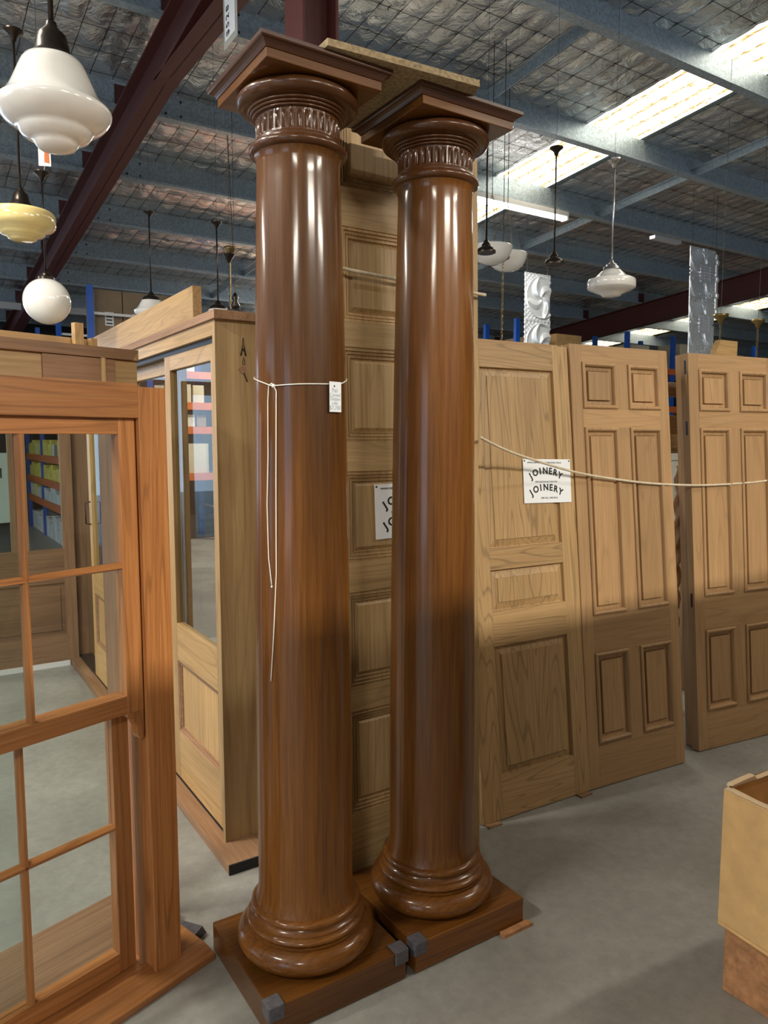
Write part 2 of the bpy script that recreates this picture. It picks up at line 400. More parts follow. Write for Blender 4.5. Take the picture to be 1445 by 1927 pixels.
# rafters
def ibeam(g, x, hw, pts_bottom, pts_top, tf=.014, tw=.01):
    # pts: lists of (l, z) bottom and top lines with equal l
    def strip(x0, x1, A, B):
        n = len(A); vs = []
        for (l, z), (l2, z2) in zip(A, B): vs += [(x0, l, z), (x1, l, z), (x1, l2, z2), (x0, l2, z2)]
        fs = [(0, 1, 2, 3)[::-1], tuple(4 * (n - 1) + k for k in range(4))]
        for i in range(n - 1):
            for k in range(4): a = 4 * i + k; b = 4 * i + (k + 1) % 4; fs.append((a, b, b + 4, a + 4))
        g.add(vs, fs)
    strip(x - hw, x + hw, pts_bottom, [(l, z + tf) for l, z in pts_bottom])
    strip(x - hw, x + hw, [(l, z - tf) for l, z in pts_top], pts_top)
    strip(x - tw / 2, x + tw / 2, pts_bottom, pts_top)
def rafter(name, label, r, depth, loc_l0, haunch, group):
    t = thing(name, label, 'beam', (0, 0, 0), (0, 0, 0), group)
    L = [-11, 0, 6, 15.3]
    g = G(); ibeam(g, r, .08, [(l, roofz(l) - depth) for l in L], [(l, roofz(l) - .005) for l in L]); g.obj('beam', 'redsteel', t)
    if haunch:
        g = G()
        ibeam(g, r, .08, [(1.2, roofz(1.2) - depth - .001), (3.1, roofz(3.1) - depth - .24), (3.42, roofz(3.42) - depth - .24), (5.5, roofz(5.5) - depth - .001)],
              [(1.2, roofz(1.2) - depth), (3.1, roofz(3.1) - depth), (3.42, roofz(3.42) - depth), (5.5, roofz(5.5) - depth)], .013)
        g.obj('haunch', 'redsteel', t)
    first = None
    for l in PL[4:]:
        if first is None: o = G().box(r - .07, r + .07, -.02, -.008, -.01, .2).obj('purlin_cleat', 'redsteel', t); first = o
        else: o = first.copy(); COL.objects.link(o); o.parent = t
        o.location = (0, l, roofz(l))
    return t
rafter('steel_rafter', 'dark red steel rafter crossing overhead above the white lamps, thickened towards its post', 1.70, .32, 0, True, 'red steel rafters')
rafter('steel_rafter', 'dark red steel rafter far right, passing behind the pressed tin panels', 11.7, .40, 0, False, 'red steel rafters')
# steel post
t = thing('steel_post', 'dark red steel post rising behind the left polished column', 'post', (1.70, 3.26, 0))
g = G(); h = roofz(3.26) - .32 - .24
g.box(-.092, -.078, -.092, .092, 0, h).box(.078, .092, -.092, .092, 0, h).box(-.078, .078, -.006, .006, 0, h).obj('shaft', 'redsteel', t)
G().box(-.14, .14, -.14, .14, 0, .015).obj('base_plate', 'redsteel', t)
t = thing('steel_post', 'dark red steel post of the far right frame, beyond the racks', 'post', (11.7, 3.26, 0))
g = G(); h = roofz(3.26) - .40
g.box(-.092, -.078, -.092, .092, 0, h).box(.078, .092, -.092, .092, 0, h).box(-.078, .078, -.006, .006, 0, h).obj('shaft', 'redsteel', t)
G().box(-.14, .14, -.14, .14, 0, .015).obj('base_plate', 'redsteel', t)

# ------------------------------------------------------------------ fluorescent battens
def batten(label, x, y, z, L=1.5, along='x', power=LAMP_W, group='fluorescent battens', warm=(1, .93, .80)):
    t = thing('fluorescent_batten', label, 'light', (x, y, z), (0, 0, 0 if along == 'x' else R(90)), group)
    G().box(-L / 2, L / 2, -.05, .05, -.0, .06).obj('housing', 'white', t, bevel=.006)
    tb = None
    for s in (-1, 1):
        g = G().tube([(-L / 2 + .03, s * .032, -.02), (L / 2 - .03, s * .032, -.02)], .014, 10); o = g.obj('tube', 'tube', t, smooth=False)
    for s in (-1, 1): G().box(s * (L / 2 - .03), s * L / 2, -.048, .048, -.04, 0).obj('end_cap', 'white', t)
    if power:
        ld = bpy.data.lights.new('batten_light', 'AREA'); ld.shape = 'RECTANGLE'; ld.size = L; ld.size_y = .12; ld.energy = power; ld.color = warm
        lo = bpy.data.objects.new('batten_light', ld); COL.objects.link(lo); lo.parent = t; lo.location = (0, 0, -.06)
    return t
batten('long lit fluorescent batten under a purlin, right of the columns', 6.06, 6.60, roofz(6.67) - .075, 1.6, 'x', 45)
batten('lit fluorescent batten above the tall rack behind the camera', -3.0, -3.6, 4.3, 1.5, 'x', LAMP_W * 1.9)
batten('lit fluorescent batten behind the camera, second from the left', 1.6, -3.6, 4.3, 1.5, 'x', LAMP_W * 1.9)
batten('lit fluorescent batten behind the camera, third from the left', 4.4, -3.6, 4.3, 1.5, 'x', LAMP_W * 1.9)
batten('lit fluorescent batten high on the left of the aisle', -3.0, 1.6, 4.3, 1.5, 'y', LAMP_W * 1.25)
batten('unseen lit batten added above the window frames, outside the left edge', -1.2, 3.3, 4.3, 1.5, 'x', LAMP_W * .7)  # unseen lamp added to brighten what shows through the sash
batten('unseen lit batten added far left beyond the window frames', -3.4, 6.2, 3.95, 1.5, 'x')  # unseen lamp added for the left side, kept out of view
batten('lit batten added above the far storage racks, hidden by the left column', 5.2, 10.4, 3.72, 1.3, 'x', LAMP_W * .9)  # added to light the back area, placed behind the left column
batten('unseen lit fill batten added overhead, right of the camera', 5.0, .0, 4.6, 1.5, 'x', LAMP_W * .35)  # unseen fill lamp added for more top light on the floor

# ------------------------------------------------------------------ polished columns
SH = [(.150, .235), (.1425, .262), (.1405, .30), (.1405, .45), (.1395, .75), (.137, 1.05), (.1340, 1.33), (.1305, 1.60), (.1275, 1.80), (.1235, 2.0), (.1195, 2.18), (.1160, 2.30), (.1155, 2.345), (.118, 2.362), (.122, 2.368)]
def arc(cx, cz, rx, rz, a0, a1, n):
    return [(cx + rx * math.cos(R(a0 + (a1 - a0) * i / n)), cz + rz * math.sin(R(a0 + (a1 - a0) * i / n))) for i in range(n + 1)]
def column(label, loc, seam, lean, pads, corner):
    t = thing('timber_column', label, 'column', loc, (R(lean[0]), R(lean[1]), 0))
    G().box(-.218, .218, -.218, .218, 0, .09).obj('plinth', 'mah_x', t, bevel=.003)
    pr = [(.172, .090)] + arc(.168, .126, .038, .036, -80, 80, 10) + [(.176, .163), (.176, .170), (.170, .172)] + arc(.166, .181, .012, .009, -60, 60, 4) + [(.166, .192), (.166, .198)] + [(.158, .203), (.154, .210)] + arc(.152, .222, .012, .011, -60, 80, 5) + [(.150, .235)]
    G().lathe(pr, 96).obj('base_moulding', 'mah_x', t, auto=50)
    G().lathe(SH, 96).obj('shaft', 'mah_z', t, auto=50)
    # seam line down the shaft
    a = R(seam); g = G()
    g.tube([((r_ - .0012) * math.cos(a), (r_ - .0012) * math.sin(a), z_) for r_, z_ in SH[2:6]], .0018, 4); g.obj('seam', 'black', t)
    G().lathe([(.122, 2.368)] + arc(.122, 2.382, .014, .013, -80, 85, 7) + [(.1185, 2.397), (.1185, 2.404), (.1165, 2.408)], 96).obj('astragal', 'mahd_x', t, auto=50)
    # fluted necking
    nf = 36; seg = 288; zs = [2.408, 2.412, 2.416, 2.448, 2.453, 2.457, 2.464]; dd = [0, 0, 1, 1, .7, 0, 0]
    vs = []; fs = []
    for i in range(seg):
        dep = (0, 0, 0, .0035, .0058, .0065, .0058, .0035)[i % 8]
        a = 2 * math.pi * i / seg
        for z_, q in zip(zs, dd): r_ = .1165 - dep * q; vs.append((r_ * math.cos(a), r_ * math.sin(a), z_))
    n = len(zs)
    for i in range(seg):
        j = (i + 1) % seg
        for k in range(n - 1): fs.append((i * n + k, j * n + k, j * n + k + 1, i * n + k + 1))
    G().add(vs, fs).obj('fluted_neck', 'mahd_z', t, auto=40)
    pr = [(.1165, 2.464)]
    for k in range(3): pr += arc(.121 + .006 * k, 2.4675 + .0075 * k, .0045, .0036, -75, 75, 4)
    pr += [(.137, 2.488)] + arc(.137, 2.508, .030, .020, -80, 75, 9) + [(.140, 2.5295)]
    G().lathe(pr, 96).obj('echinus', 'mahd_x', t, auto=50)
    # abacus: plain fascia and moulded top
    G().box(-.168, .168, -.168, .168, 2.5295, 2.553).obj('abacus', 'mah_x', t, bevel=.0015)
    def sq(prof):
        vs = []; fs = []
        for h_, z_ in prof: vs += [(-h_, -h_, z_), (h_, -h_, z_), (h_, h_, z_), (-h_, h_, z_)]
        for i in range(len(prof) - 1):
            for k in range(4): a = 4 * i + k; b = 4 * i + (k + 1) % 4; fs.append((a, b, b + 4, a + 4))
        fs += [(3, 2, 1, 0), tuple(4 * (len(prof) - 1) + k for k in range(4))]; return G().add(vs, fs)
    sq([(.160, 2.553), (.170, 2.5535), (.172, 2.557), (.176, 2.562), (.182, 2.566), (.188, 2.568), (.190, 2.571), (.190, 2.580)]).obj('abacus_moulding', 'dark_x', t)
    for sx, sy, dx in pads:
        g = G(); x = sx * .218; y = sy * .218
        def span(c, s_, a_, b_): return (min(c + s_ * a_, c + s_ * b_), max(c + s_ * a_, c + s_ * b_))
        X = span(x, sx, -.040, .006); Y = span(y, sy, -.040, .006); XX = span(x, sx, .0, .007); YY = span(y, sy, 0, .007)
        g.box(X[0], X[1], Y[0], Y[1], .09, .098)
        g.box(XX[0], XX[1], Y[0], Y[1], .055, .098); g.box(X[0], X[1], YY[0], YY[1], .055, .098)
        g.obj('corner_guard', 'felt', t, bevel=.005)
    return t
LC = (.956, 1.92, 0); RC = (1.426, 1.918, 0)
column('polished mahogany column with a string and price tag tied round it, left of the pair', LC, -96, (-.45, .25, 0), ((-1, -1, 0), (1, -1, 0)), 0)
column('polished mahogany column standing on the right of the pair, nearer the doors', RC, -78, (-.5, .3, 0), ((-1, -1, 0),), 0)
tag(G().box(-.06, .06, -.012, .012, 0, .012).obj('timber_packer', 'rough'), 'small timber chip poking out under the right column plinth', 'packer').location = (1.60, 1.686, 0)
# chipboard bridging the two capitals
t_ = G().prism([(.95, 1.735), (1.415, 1.70), (1.455, 1.79), (1.445, 2.13), (1.06, 2.15), (.95, 2.05)], 'z', 2.582, 2.600).obj('chipboard_sheet', 'chip')
tag(t_, 'chipboard offcut laid across the tops of the two columns', 'board')

# string and tag on the left column
def cyl(a, z, R_=None, c=LC):
    # radius of the shaft at z
    for (r0, z0), (r1, z1) in zip(SH, SH[1:]):
        if z0 <= z <= z1: rr = r0 + (r1 - r0) * (z - z0) / (z1 - z0); break
    else: rr = .13
    if R_ is not None: rr += R_
    k = z / 2.57
    return Vector((c[0] + .011 * k + rr * math.cos(R(a)), c[1] + .020 * k + rr * math.sin(R(a)), z))
t = thing('string_tie', 'white string tied round the left column with two long loose ends', 'string')
loop = [(-152, 1.741), (-119, 1.745), (-86, 1.747), (-61, 1.750), (-40, 1.762), (-10, 1.775), (30, 1.785), (70, 1.79), (110, 1.785), (150, 1.772), (175, 1.762), (-165, 1.75), (-157, 1.744)]
pts = []
for i in range(len(loop)):
    a0, z0 = loop[i]; a1, z1 = loop[(i + 1) % len(loop)]; da = (a1 - a0) % 360
    for k in range(4): pts.append(cyl(a0 + da * k / 4, z0 + (z1 - z0) * k / 4, .003))
G().tube(pts, .0016, 6, True).obj('loop', 'string', t, smooth=True)
def sp(keys, off=.003, n=6):
    out = []
    for (a0, z0), (a1, z1) in zip(keys, keys[1:]):
        for k in range(n): out.append(cyl(a0 + (a1 - a0) * k / n, z0 + (z1 - z0) * k / n, off))
    out.append(cyl(*keys[-1], off)); return out
G().tube(sp([(-150, 1.741), (-153, 1.748), (-157.5, 1.742), (-159, 1.70), (-159, 1.55), (-161, 1.42), (-159, 1.272), (-154.5, 1.196)]), .0015, 6).obj('loose_end', 'string', t, smooth=True)
G().tube(sp([(-150, 1.741), (-146.5, 1.727), (-147, 1.6), (-147.5, 1.49), (-148, 1.23), (-152.4, 1.05), (-156.7, .925)]), .0015, 6).obj('loose_end', 'string', t, smooth=True)
k_ = cyl(-150, 1.741, .004); G().lathe([(0, -.006), (.005, -.003), (.005, .003), (0, .006)], 10, k_).obj('knot', 'string', t, smooth=True)
k_ = cyl(-154.5, 1.193, .003); G().lathe([(0, -.005), (.0035, 0), (0, .005)], 8, k_).obj('end_knot', 'string', t, smooth=True)
c_ = cyl(-73, 1.713, .008)
t = thing('price_tag', 'small white handwritten price tag hanging on the string of the left column', 'tag', c_, (0, 0, R(-73 + 90)))
G().box(-.0225, .0225, -.0006, .0006, -.041, .041).obj('card', 'paper', t)
G().lathe([(0, -.001), (.0022, -.001), (.0022, .001), (0, .001)], 12).obj('eyelet', 'ink', t)
o = t.children[-1]; o.rotation_euler = (R(90), 0, 0); o.location = (-.005, -.001, .029)
for s, z_, sz in (('Pair', .017, .016), ('Carved', .005, .014), ('Timber', -.006, .014), ('cols.', -.017, .014), ('$7,700', -.030, .016)):
    text('lettering', s, sz, 'blueink', t, facing(-.002, -.001, z_))

# ------------------------------------------------------------------ panelled doors
def door(name, label, loc, yaw, lean, W, H, T, sx, rails, muntins, panels, mat, mould, field, group=None, extra=None):
    t = thing(name, label, 'door', (loc[0], loc[1], T * math.sin(R(lean))), (R(-lean), 0, R(yaw)), group)
    for a, b in sx: G().box(a, b, 0, T, 0, H).obj('stile', mat + '_z', t, bevel=.0012)
    for x0, x1, a, b in rails: G().box(x0, x1, .0004, T - .0004, a, b).obj('rail', mat + '_x', t, bevel=.0008)
    for x, w_, a, b in muntins: G().box(x, x + w_, .0004, T - .0004, a, b).obj('muntin', mat + '_z', t, bevel=.0008)
    for x0, x1, a, b in panels:
        p = G().rings(x0, x1, a, b, field, True)
        p.add([(x0, T - .012, a), (x1, T - .012, a), (x1, T - .012, b), (x0, T - .012, b)], [(0, 1, 2, 3)[::-1]])
        p = p.obj('panel', mat + '_z', t, fix=False)
        if mould: G().rings(x0, x1, a, b, mould).obj('panel_moulding', mat + 'm' if mat + 'm' in M else mat + '_z', p, fix=False)
    return t
BOL = [(0, 0), (0, -.005), (.004, -.009), (.010, -.010), (.016, -.006), (.019, .001), (.021, .010)]
F6 = [(.021, .010), (.036, .011), (.037, .016), (.040, .016), (.041, .003)]
# door A: three panels one above another
WA = .615
A = door('panelled_door', 'tan three-panel timber door with a joinery notice pinned on it, leaning next to the columns', (1.938, 2.246), -2.2, 6.2, WA, 2.02, .04,
     ((0, .108), (WA - .092, WA)), ((.108, WA - .092, 0, .178), (.108, WA - .092, .726, .872), (.108, WA - .092, 1.048, 1.138), (.108, WA - .092, 1.908, 2.012)), (),
     ((.108, WA - .092, .178, .726), (.108, WA - .092, .872, 1.048), (.108, WA - .092, 1.138, 1.908)), 'ash',
     None, [(0, 0), (.0015, .003), (.003, .014), (.006, .015), (.036, .006), (.0375, .002)])
# six panel doors B and C
def six(label, loc, yaw, lean, W, sl, p1, mu, p2):
    a0 = sl; a1 = sl + p1; b0 = a1 + mu; b1 = b0 + p2; H = 2.035
    rows = ((.20, .615), (.79, 1.655), (1.742, 1.955))
    t = door('panelled_door', label, loc, yaw, lean, W, H, .042, ((0, a0), (b1, W)),
        ((a0, b1, 0, .20), (a0, b1, .615, .79), (a0, b1, 1.655, 1.742), (a0, b1, 1.955, H)),
        [(a1, mu, a, b) for a, b in rows], [(p, q, a, b) for a, b in rows for p, q in ((a0, a1), (b0, b1))], 'tan', BOL, F6, 'six-panel timber doors')
    return t
B_ = six('tan six-panel timber door leaning between the notice door and the gap', (2.548, 2.222), -4.6, 5.9, .628, .068, .212, .076, .210)
C_ = six('tan six-panel timber door leaning at the far right edge, past the gap', (3.345, 2.213), -7.6, 4.9, .66, .070, .217, .078, .215)
g = G()
for z_ in (1.93, 1.62, .74): g.box(-.0006, .001, .014, .026, z_, z_ + .07)
g.obj('mortise', 'black', C_)
# further doors stacked behind A, B and C
for i, (x_, y_, w_, yw_, ln_) in enumerate(((1.955, 2.303, .60, -2.2, 6.2), (2.56, 2.281, .60, -4.6, 5.9), (3.375, 2.272, .64, -7.6, 4.9))):
    six(('tan six-panel door stacked behind the notice door', 'tan six-panel door stacked behind the middle six-panel door', 'tan six-panel door stacked behind the far right door')[i],
        (x_, y_), yw_, ln_, w_, .07, (w_ - .21) / 2, .07, (w_ - .21) / 2)
# packers under door A
for x_, y_, s in ((1.98, 2.235, 'dark timber packer under the left foot of the notice door'), (2.50, 2.215, 'dark timber packer under the right foot of the notice door')):
    o = G().box(-.035, .035, -.01, .03, 0, .006).obj('timber_packer', 'mer_x'); tag(o, s, 'packer'); o.location = (x_, y_ - .01, 0)

# tall reeded door behind the columns
TW = .70
REED = [(0, 0), (.001, .004), (.010, .004), (.011, .001), (.013, .008), (.021, .008), (.022, .005), (.024, .012), (.033, .012), (.034, .009), (.036, .016)]
TF = [(.036, .016), (.0375, .018), (.050, .010), (.0505, .0095)]
TFb = TF
tp = [(.285, .65), (.735, 1.07), (1.175, 1.487), (1.585, 1.905), (1.99, 2.30), (2.43, 2.70)]
rl_ = [(.115, TW - .115, a, b) for a, b in ((0, .285), (.65, .735), (1.07, 1.175), (1.487, 1.585), (1.905, 1.99), (2.30, 2.43), (2.70, 2.83))]
Td = door('panelled_door', 'very tall pale oak six-panel door standing right behind the two columns', (1.138, 2.152), 0, 1.4, TW, 2.83, .045,
     ((0, .115), (TW - .115, TW)), rl_, (), [(.115, TW - .115, a, b) for a, b in tp], 'oak', REED, TF)
door('panelled_door', 'second tall pale oak door stacked behind the first behind the columns', (1.15, 2.225), 0, 1.4, TW - .02, 2.80, .045,
     ((0, .115), (TW - .135, TW - .02)), [(.115, TW - .135, a, b) for _, _, a, b in rl_[:6]] + [(.115, TW - .135, 2.70, 2.80)], (), [(.115, TW - .135, a, b) for a, b in tp], 'oak', REED, TF)
t = thing('bracketed_board', 'timber board behind the right column with a small shaped bracket sticking out near its top', 'board', (1.95, 2.62, 0), (R(0), 0, 0))
G().box(0, .10, -.012, .02, 0, 2.19).obj('board', 'oak_z', t, bevel=.001)
G().prism([(.10, 2.122), (.19, 2.122), (.20, 2.134), (.205, 2.15), (.20, 2.167), (.10, 2.167)], 'y', -.012, .02).obj('bracket', 'rough', t, bevel=.002)

# support frame that the doors lean on
t = thing('timber_rail', 'brown timber rail on posts that the row of doors leans against', 'rail', (0, 0, 0))
G().box(1.98, 5.6, 2.60, 2.66, 1.83, 1.905).obj('rail', 'mer_x', t, bevel=.003)
for x_ in (1.98, 3.05, 4.35, 5.5): G().box(x_, x_ + .07, 2.66, 2.73, 0, 1.95).obj('post', 'mer_z', t, bevel=.003)
t = thing('cornice_box', 'pale timber mantel box with moulded lower edge in the gap between doors', 'mantel', (3.60, 2.80, 1.50))
G().box(0, .62, 0, .14, .06, .235).obj('body', 'pine_x', t, bevel=.002)
G().prism([(0, .06), (-.012, .055), (-.02, .045), (-.018, .035), (-.01, .03), (-.012, .02), (0, .012), (.14, .012), (.14, .06)], 'x', -.02, .64).obj('moulding', 'pine_x', t)
G().box(.03, .10, .02, .10, -1.5, .012).obj('leg', 'pine_z', t, bevel=.002); G().box(.50, .57, .02, .10, -1.5, .012).obj('leg', 'pine_z', t, bevel=.002)
t = thing('twisted_post', 'dark carved twisted timber post standing in the gap between doors', 'post', (3.78, 2.70, 0))
vs = []; fs = []; n = 60
for i in range(n):
    a0 = i * .55; z_ = i / (n - 1) * 1.44
    for k in range(8):
        a = 2 * math.pi * k / 8; rr = .022 + .012 * math.cos(2 * (a - a0)); vs.append((rr * math.cos(a) + .004, rr * math.sin(a), z_))
for i in range(n - 1): fs += [(i * 8 + k, i * 8 + (k + 1) % 8, (i + 1) * 8 + (k + 1) % 8, (i + 1) * 8 + k) for k in range(8)]
fs += [tuple(range(8))[::-1], tuple(range((n - 1) * 8, n * 8))]
G().add(vs, fs).obj('shaft', 'mer_z', t, smooth=True)
t = thing('painted_board', 'grey painted panel board standing behind the gap between doors', 'board', (4.25, 3.2, 0), (R(-3), 0, 0))
G().box(0, .8, .01, .04, 0, 1.6).obj('panel', 'grey', t)
for a, b in ((0, .12), (.40, .50), (1.45, 1.6)): G().box(.08, .72, 0, .042, a, b).obj('rail', 'grey', t, bevel=.003)
for a, b in ((0, .08), (.72, .8)): G().box(a, b, 0, .042, 0, 1.6).obj('stile', 'grey', t, bevel=.003)
t = G().prism([(0, 0), (.22, 0), (.22, .26), (.06, .26), (.02, .20), (0, .08)], 'y', 0, .04).obj('timber_offcut', 'pine_x')
tag(t, 'pale timber offcut with a curved shoulder on top behind the far right door', 'offcut'); t.location = (3.93, 2.61, 1.905)

# notices
def notice(label, parent_m, sz=(.278, .193)):
    t = thing('joinery_notice', label, 'sign'); t.matrix_world = parent_m
    w_, h_ = sz
    G().box(-w_ / 2, w_ / 2, -.0008, 0, -h_ / 2, h_ / 2).obj('sheet', 'paper', t)
    for s in (-1, 1):
        o = G().lathe([(0, -.002), (.0035, -.001), (.0035, .001), (0, .002)], 12).obj('pin', 'ink', t); o.rotation_euler = (R(90), 0, 0); o.location = (s * (w_ / 2 - .008), -.0015, h_ / 2 - .008)
    k = w_ / .278
    for z0 in (.031, -.042):
        for ch, x_, z_, a in zip('JOINERY', (-.085, -.058, -.030, 0, .030, .058, .086), (-.010, .004, .011, .013, .011, .005, -.008), (-34, -14, -5, 0, 5, 12, 24)):
            cu = text('lettering', ch, .040 * k, 'ink', t, facing((x_ - .012) * k, -.0012, (z0 + z_) * k, a), .0004, bold=.0013)
    text('lettering', 'WWW.CHIPPENDALERESTORATIONS.COM.AU', .0095 * k, 'ink', t, facing(-.015 * k, -.0012, h_ / 2 - .016))
    text('lettering', 'SPECIALISTS IN RESTORATION', .0095 * k, 'ink', t, facing(-.008 * k, -.0012, -.004))
    text('lettering', 'RMF 101L. HMF 0751L', .0105 * k, 'ink', t, facing(.008 * k, -.0012, -h_ / 2 + .021))
    return t
def on(d, x, y, z, rot=0): return d.matrix_basis @ Matrix.Translation((x, y, z)) @ Matrix.Rotation(R(rot), 4, 'Y')
def dm(o): return Matrix.Translation(o.location) @ o.rotation_euler.to_matrix().to_4x4()
mA = dm(A) @ Matrix.Translation((.452, -.003, 1.416)) @ Matrix.Rotation(R(1.2), 4, 'Y')
notice('white JOINERY notice pinned across the three-panel door and its neighbour, under the rope', mA)
mT = dm(Td) @ Matrix.Translation((.375, .005, 1.345)) @ Matrix.Rotation(R(-1), 4, 'Y')
notice('white JOINERY notice half hidden behind the right column', mT, (.278, .193))

# rope along the doors
t = thing('barrier_rope', 'cream rope sagging in front of the row of leaning doors', 'rope')
K = [(1.80, 2.13, 1.603), (1.862, 2.18, 1.594), (2.04, 2.25, 1.551), (2.229, 2.30, 1.511), (2.555, 2.335, 1.444), (2.92, 2.32, 1.394), (3.2, 2.31, 1.372), (3.447, 2.30, 1.362), (3.742, 2.28, 1.364), (3.932, 2.26, 1.374), (4.3, 2.25, 1.41)]
def smooth(K, n=8):
    K = [Vector(k) for k in K]; out = []
    for i in range(len(K) - 1):
        p0 = K[max(i - 1, 0)]; p1 = K[i]; p2 = K[i + 1]; p3 = K[min(i + 2, len(K) - 1)]
        for k in range(n):
            u = k / n; out.append(.5 * ((2 * p1) + (p2 - p0) * u + (2 * p0 - 5 * p1 + 4 * p2 - p3) * u * u + (3 * p1 - p0 - 3 * p2 + p3) * u ** 3))
    out.append(K[-1]); return out
G().tube(smooth(K), .0055, 8).obj('cord', 'rope', t, smooth=True)
t = thing('barrier_rope', 'cream rope stretched across the top of the tall door behind the columns', 'rope')
G().tube(smooth([(1.13, 2.155, 2.16), (1.25, 2.175, 2.153), (1.42, 2.18, 2.146), (1.6, 2.18, 2.14), (1.85, 2.175, 2.13)]), .006, 8).obj('cord', 'rope', t, smooth=True)

# ------------------------------------------------------------------ oak sliding door unit
t = thing('sliding_door_unit', 'pale oak sliding door set in a deep frame, left of the columns', 'door unit', (0, 0, 0))
oak = t
G().box(.925, 1.18, 2.49, 5.66, 0, .038).obj('sill', 'mer_y', t, bevel=.002)
G().box(.925, 1.18, 2.483, 2.49, 0, .038).obj('sill_end', 'blackend', t)
G().box(.972, 1.17, 2.642, 2.668, .038, 2.03).obj('end_panel', 'oak_z', t, bevel=.001)
G().box(.972, 1.17, 5.60, 5.63, .038, 2.03).obj('end_panel', 'mer_z', t, bevel=.001)
G().box(.962, 1.20, 2.618, 5.66, 2.03, 2.062).obj('head_cap', 'mer_y', t, bevel=.001)
G().box(.972, .99, 2.668, 5.60, 1.975, 2.03).obj('head', 'pine_y', t, bevel=.001)
G().box(.99, 1.15, 2.668, 5.60, 2.0, 2.03).obj('head_lining', 'pine_y', t)
G().box(.992, 1.10, 2.668, 5.60, 1.955, 1.985).obj('track', 'track', t)
G().box(.992, 1.08, 2.67, 5.60, .038, .046).obj('floor_track', 'track', t)
def leaf(l0, l1, r0, glass_r):
    p = G(); T_ = .035
    o = bpy.data.objects.new('door_leaf', None); COL.objects.link(o); o.parent = oak; o.location = (r0, 0, 0)
    s = .075
    for a, b in ((l0, l0 + s), (l1 - s, l1)): G().box(0, T_, a, b, .05, 1.955).obj('stile', 'pine_z', o, bevel=.001)
    for a, b in ((.05, .275), (.605, .775), (1.893, 1.955)): G().box(.0004, T_ - .0004, l0 + s, l1 - s, a, b).obj('rail', 'pine_y', o, bevel=.001)
    G().box(.016, .020, l0 + s, l1 - s, .775, 1.893).obj('pane', 'glass', o)
    g = G(); g.rings(l0 + s, l1 - s, .275, .605, [(0, 0), (.003, .004), (.010, .004), (.012, .009), (.02, .009), (.022, .016)]);
    P = [(.022, .016), (.0235, .016), (.0236, .016)]
    g2 = G(); g2.rings(l0 + s, l1 - s, .275, .605, P, True)
    def sw(gg):     # swap so that the face looks to -x
        gg.v = [(y, x, z) for x, y, z in gg.v]; return gg
    sw(g2).obj('panel', 'pine_z', o, fix=False); sw(g).obj('panel_moulding', 'mer_y', o, fix=False)
    if not glass_r: return o
    g = G(); g.tube([(-.0, l1 - .04, 1.05), (-.03, l1 - .04, 1.055), (-.03, l1 - .04, 1.19), (-.0, l1 - .04, 1.195)], .005, 8).obj('handle', 'bronze', o, smooth=True)
    return o
leaf(2.575 + .10, 3.335, .993, 0)
leaf(3.26, 4.10, 1.033, 1.0)
leaf(4.24, 5.06, .993, 1.0)
# loose header board on top
o = G().box(.976, 1.012, 2.885, 5.10, 2.062, 2.19).obj('header_board', 'pine_y', None, bevel=.001); tag(o, 'golden timber board standing on edge on top of the sliding door unit', 'board')
# black ink drawings on the end panel, built as thin raised shapes
t = thing('tower_mark', 'tiny dark tower-shaped ink ornament fixed high on the oak end panel', 'drawing', (1.080, 2.640, 1.905))
for s in (-1, 1):
    G().add([(s * .012, 0, 0), (s * .007, 0, 0), (s * .003, 0, .025), (s * .001, 0, .065), (0, 0, .065), (s * .006, 0, .025),
             (s * .012, -.003, 0), (s * .007, -.003, 0), (s * .003, -.003, .025), (s * .001, -.003, .065), (0, -.003, .065), (s * .006, -.003, .025)],
            [(0, 1, 2, 3, 4, 5), (6, 7, 8, 9, 10, 11)] + [(i, (i + 1) % 6, 6 + (i + 1) % 6, 6 + i) for i in range(6)]).obj('leg', 'bronze', t)
G().box(-.007, .007, -.004, 0, .018, .025).obj('platform', 'black', t)
t = thing('loop_mark', 'tiny dark ink loop on the oak end panel between two ornaments', 'scribble', (1.081, 2.640, 1.873))
G().tube([(-.001, -.002, .026), (-.004, -.002, .012), (-.004, -.002, 0), (.004, -.002, 0), (.004, -.002, .010)], .0014, 6, True).obj('loop', 'bronze', t)
t = thing('spade_mark', 'small dark spade-shaped ink mark lowest on the oak end panel', 'drawing', (1.076, 2.640, 1.852), (0, R(0), 0))
G().prism([(-.016, .004), (0, .018), (.008, .012), (.010, -.006), (.002, -.014), (-.008, -.008)], 'y', -.003, 0).obj('blade', 'mer_x', t)
G().tube([(.004, -.002, -.01), (.012, -.002, -.028), (.018, -.002, -.042)], .0022, 6).obj('handle', 'bronze', t)

# ------------------------------------------------------------------ sash windows, front left
WY = 18.5
wo = Vector((.589, 2.042, 0))
t = thing('sash_window', 'orange cedar double-hung sash window with small panes, nearest at left', 'window', wo, (0, 0, R(WY)))
win = t
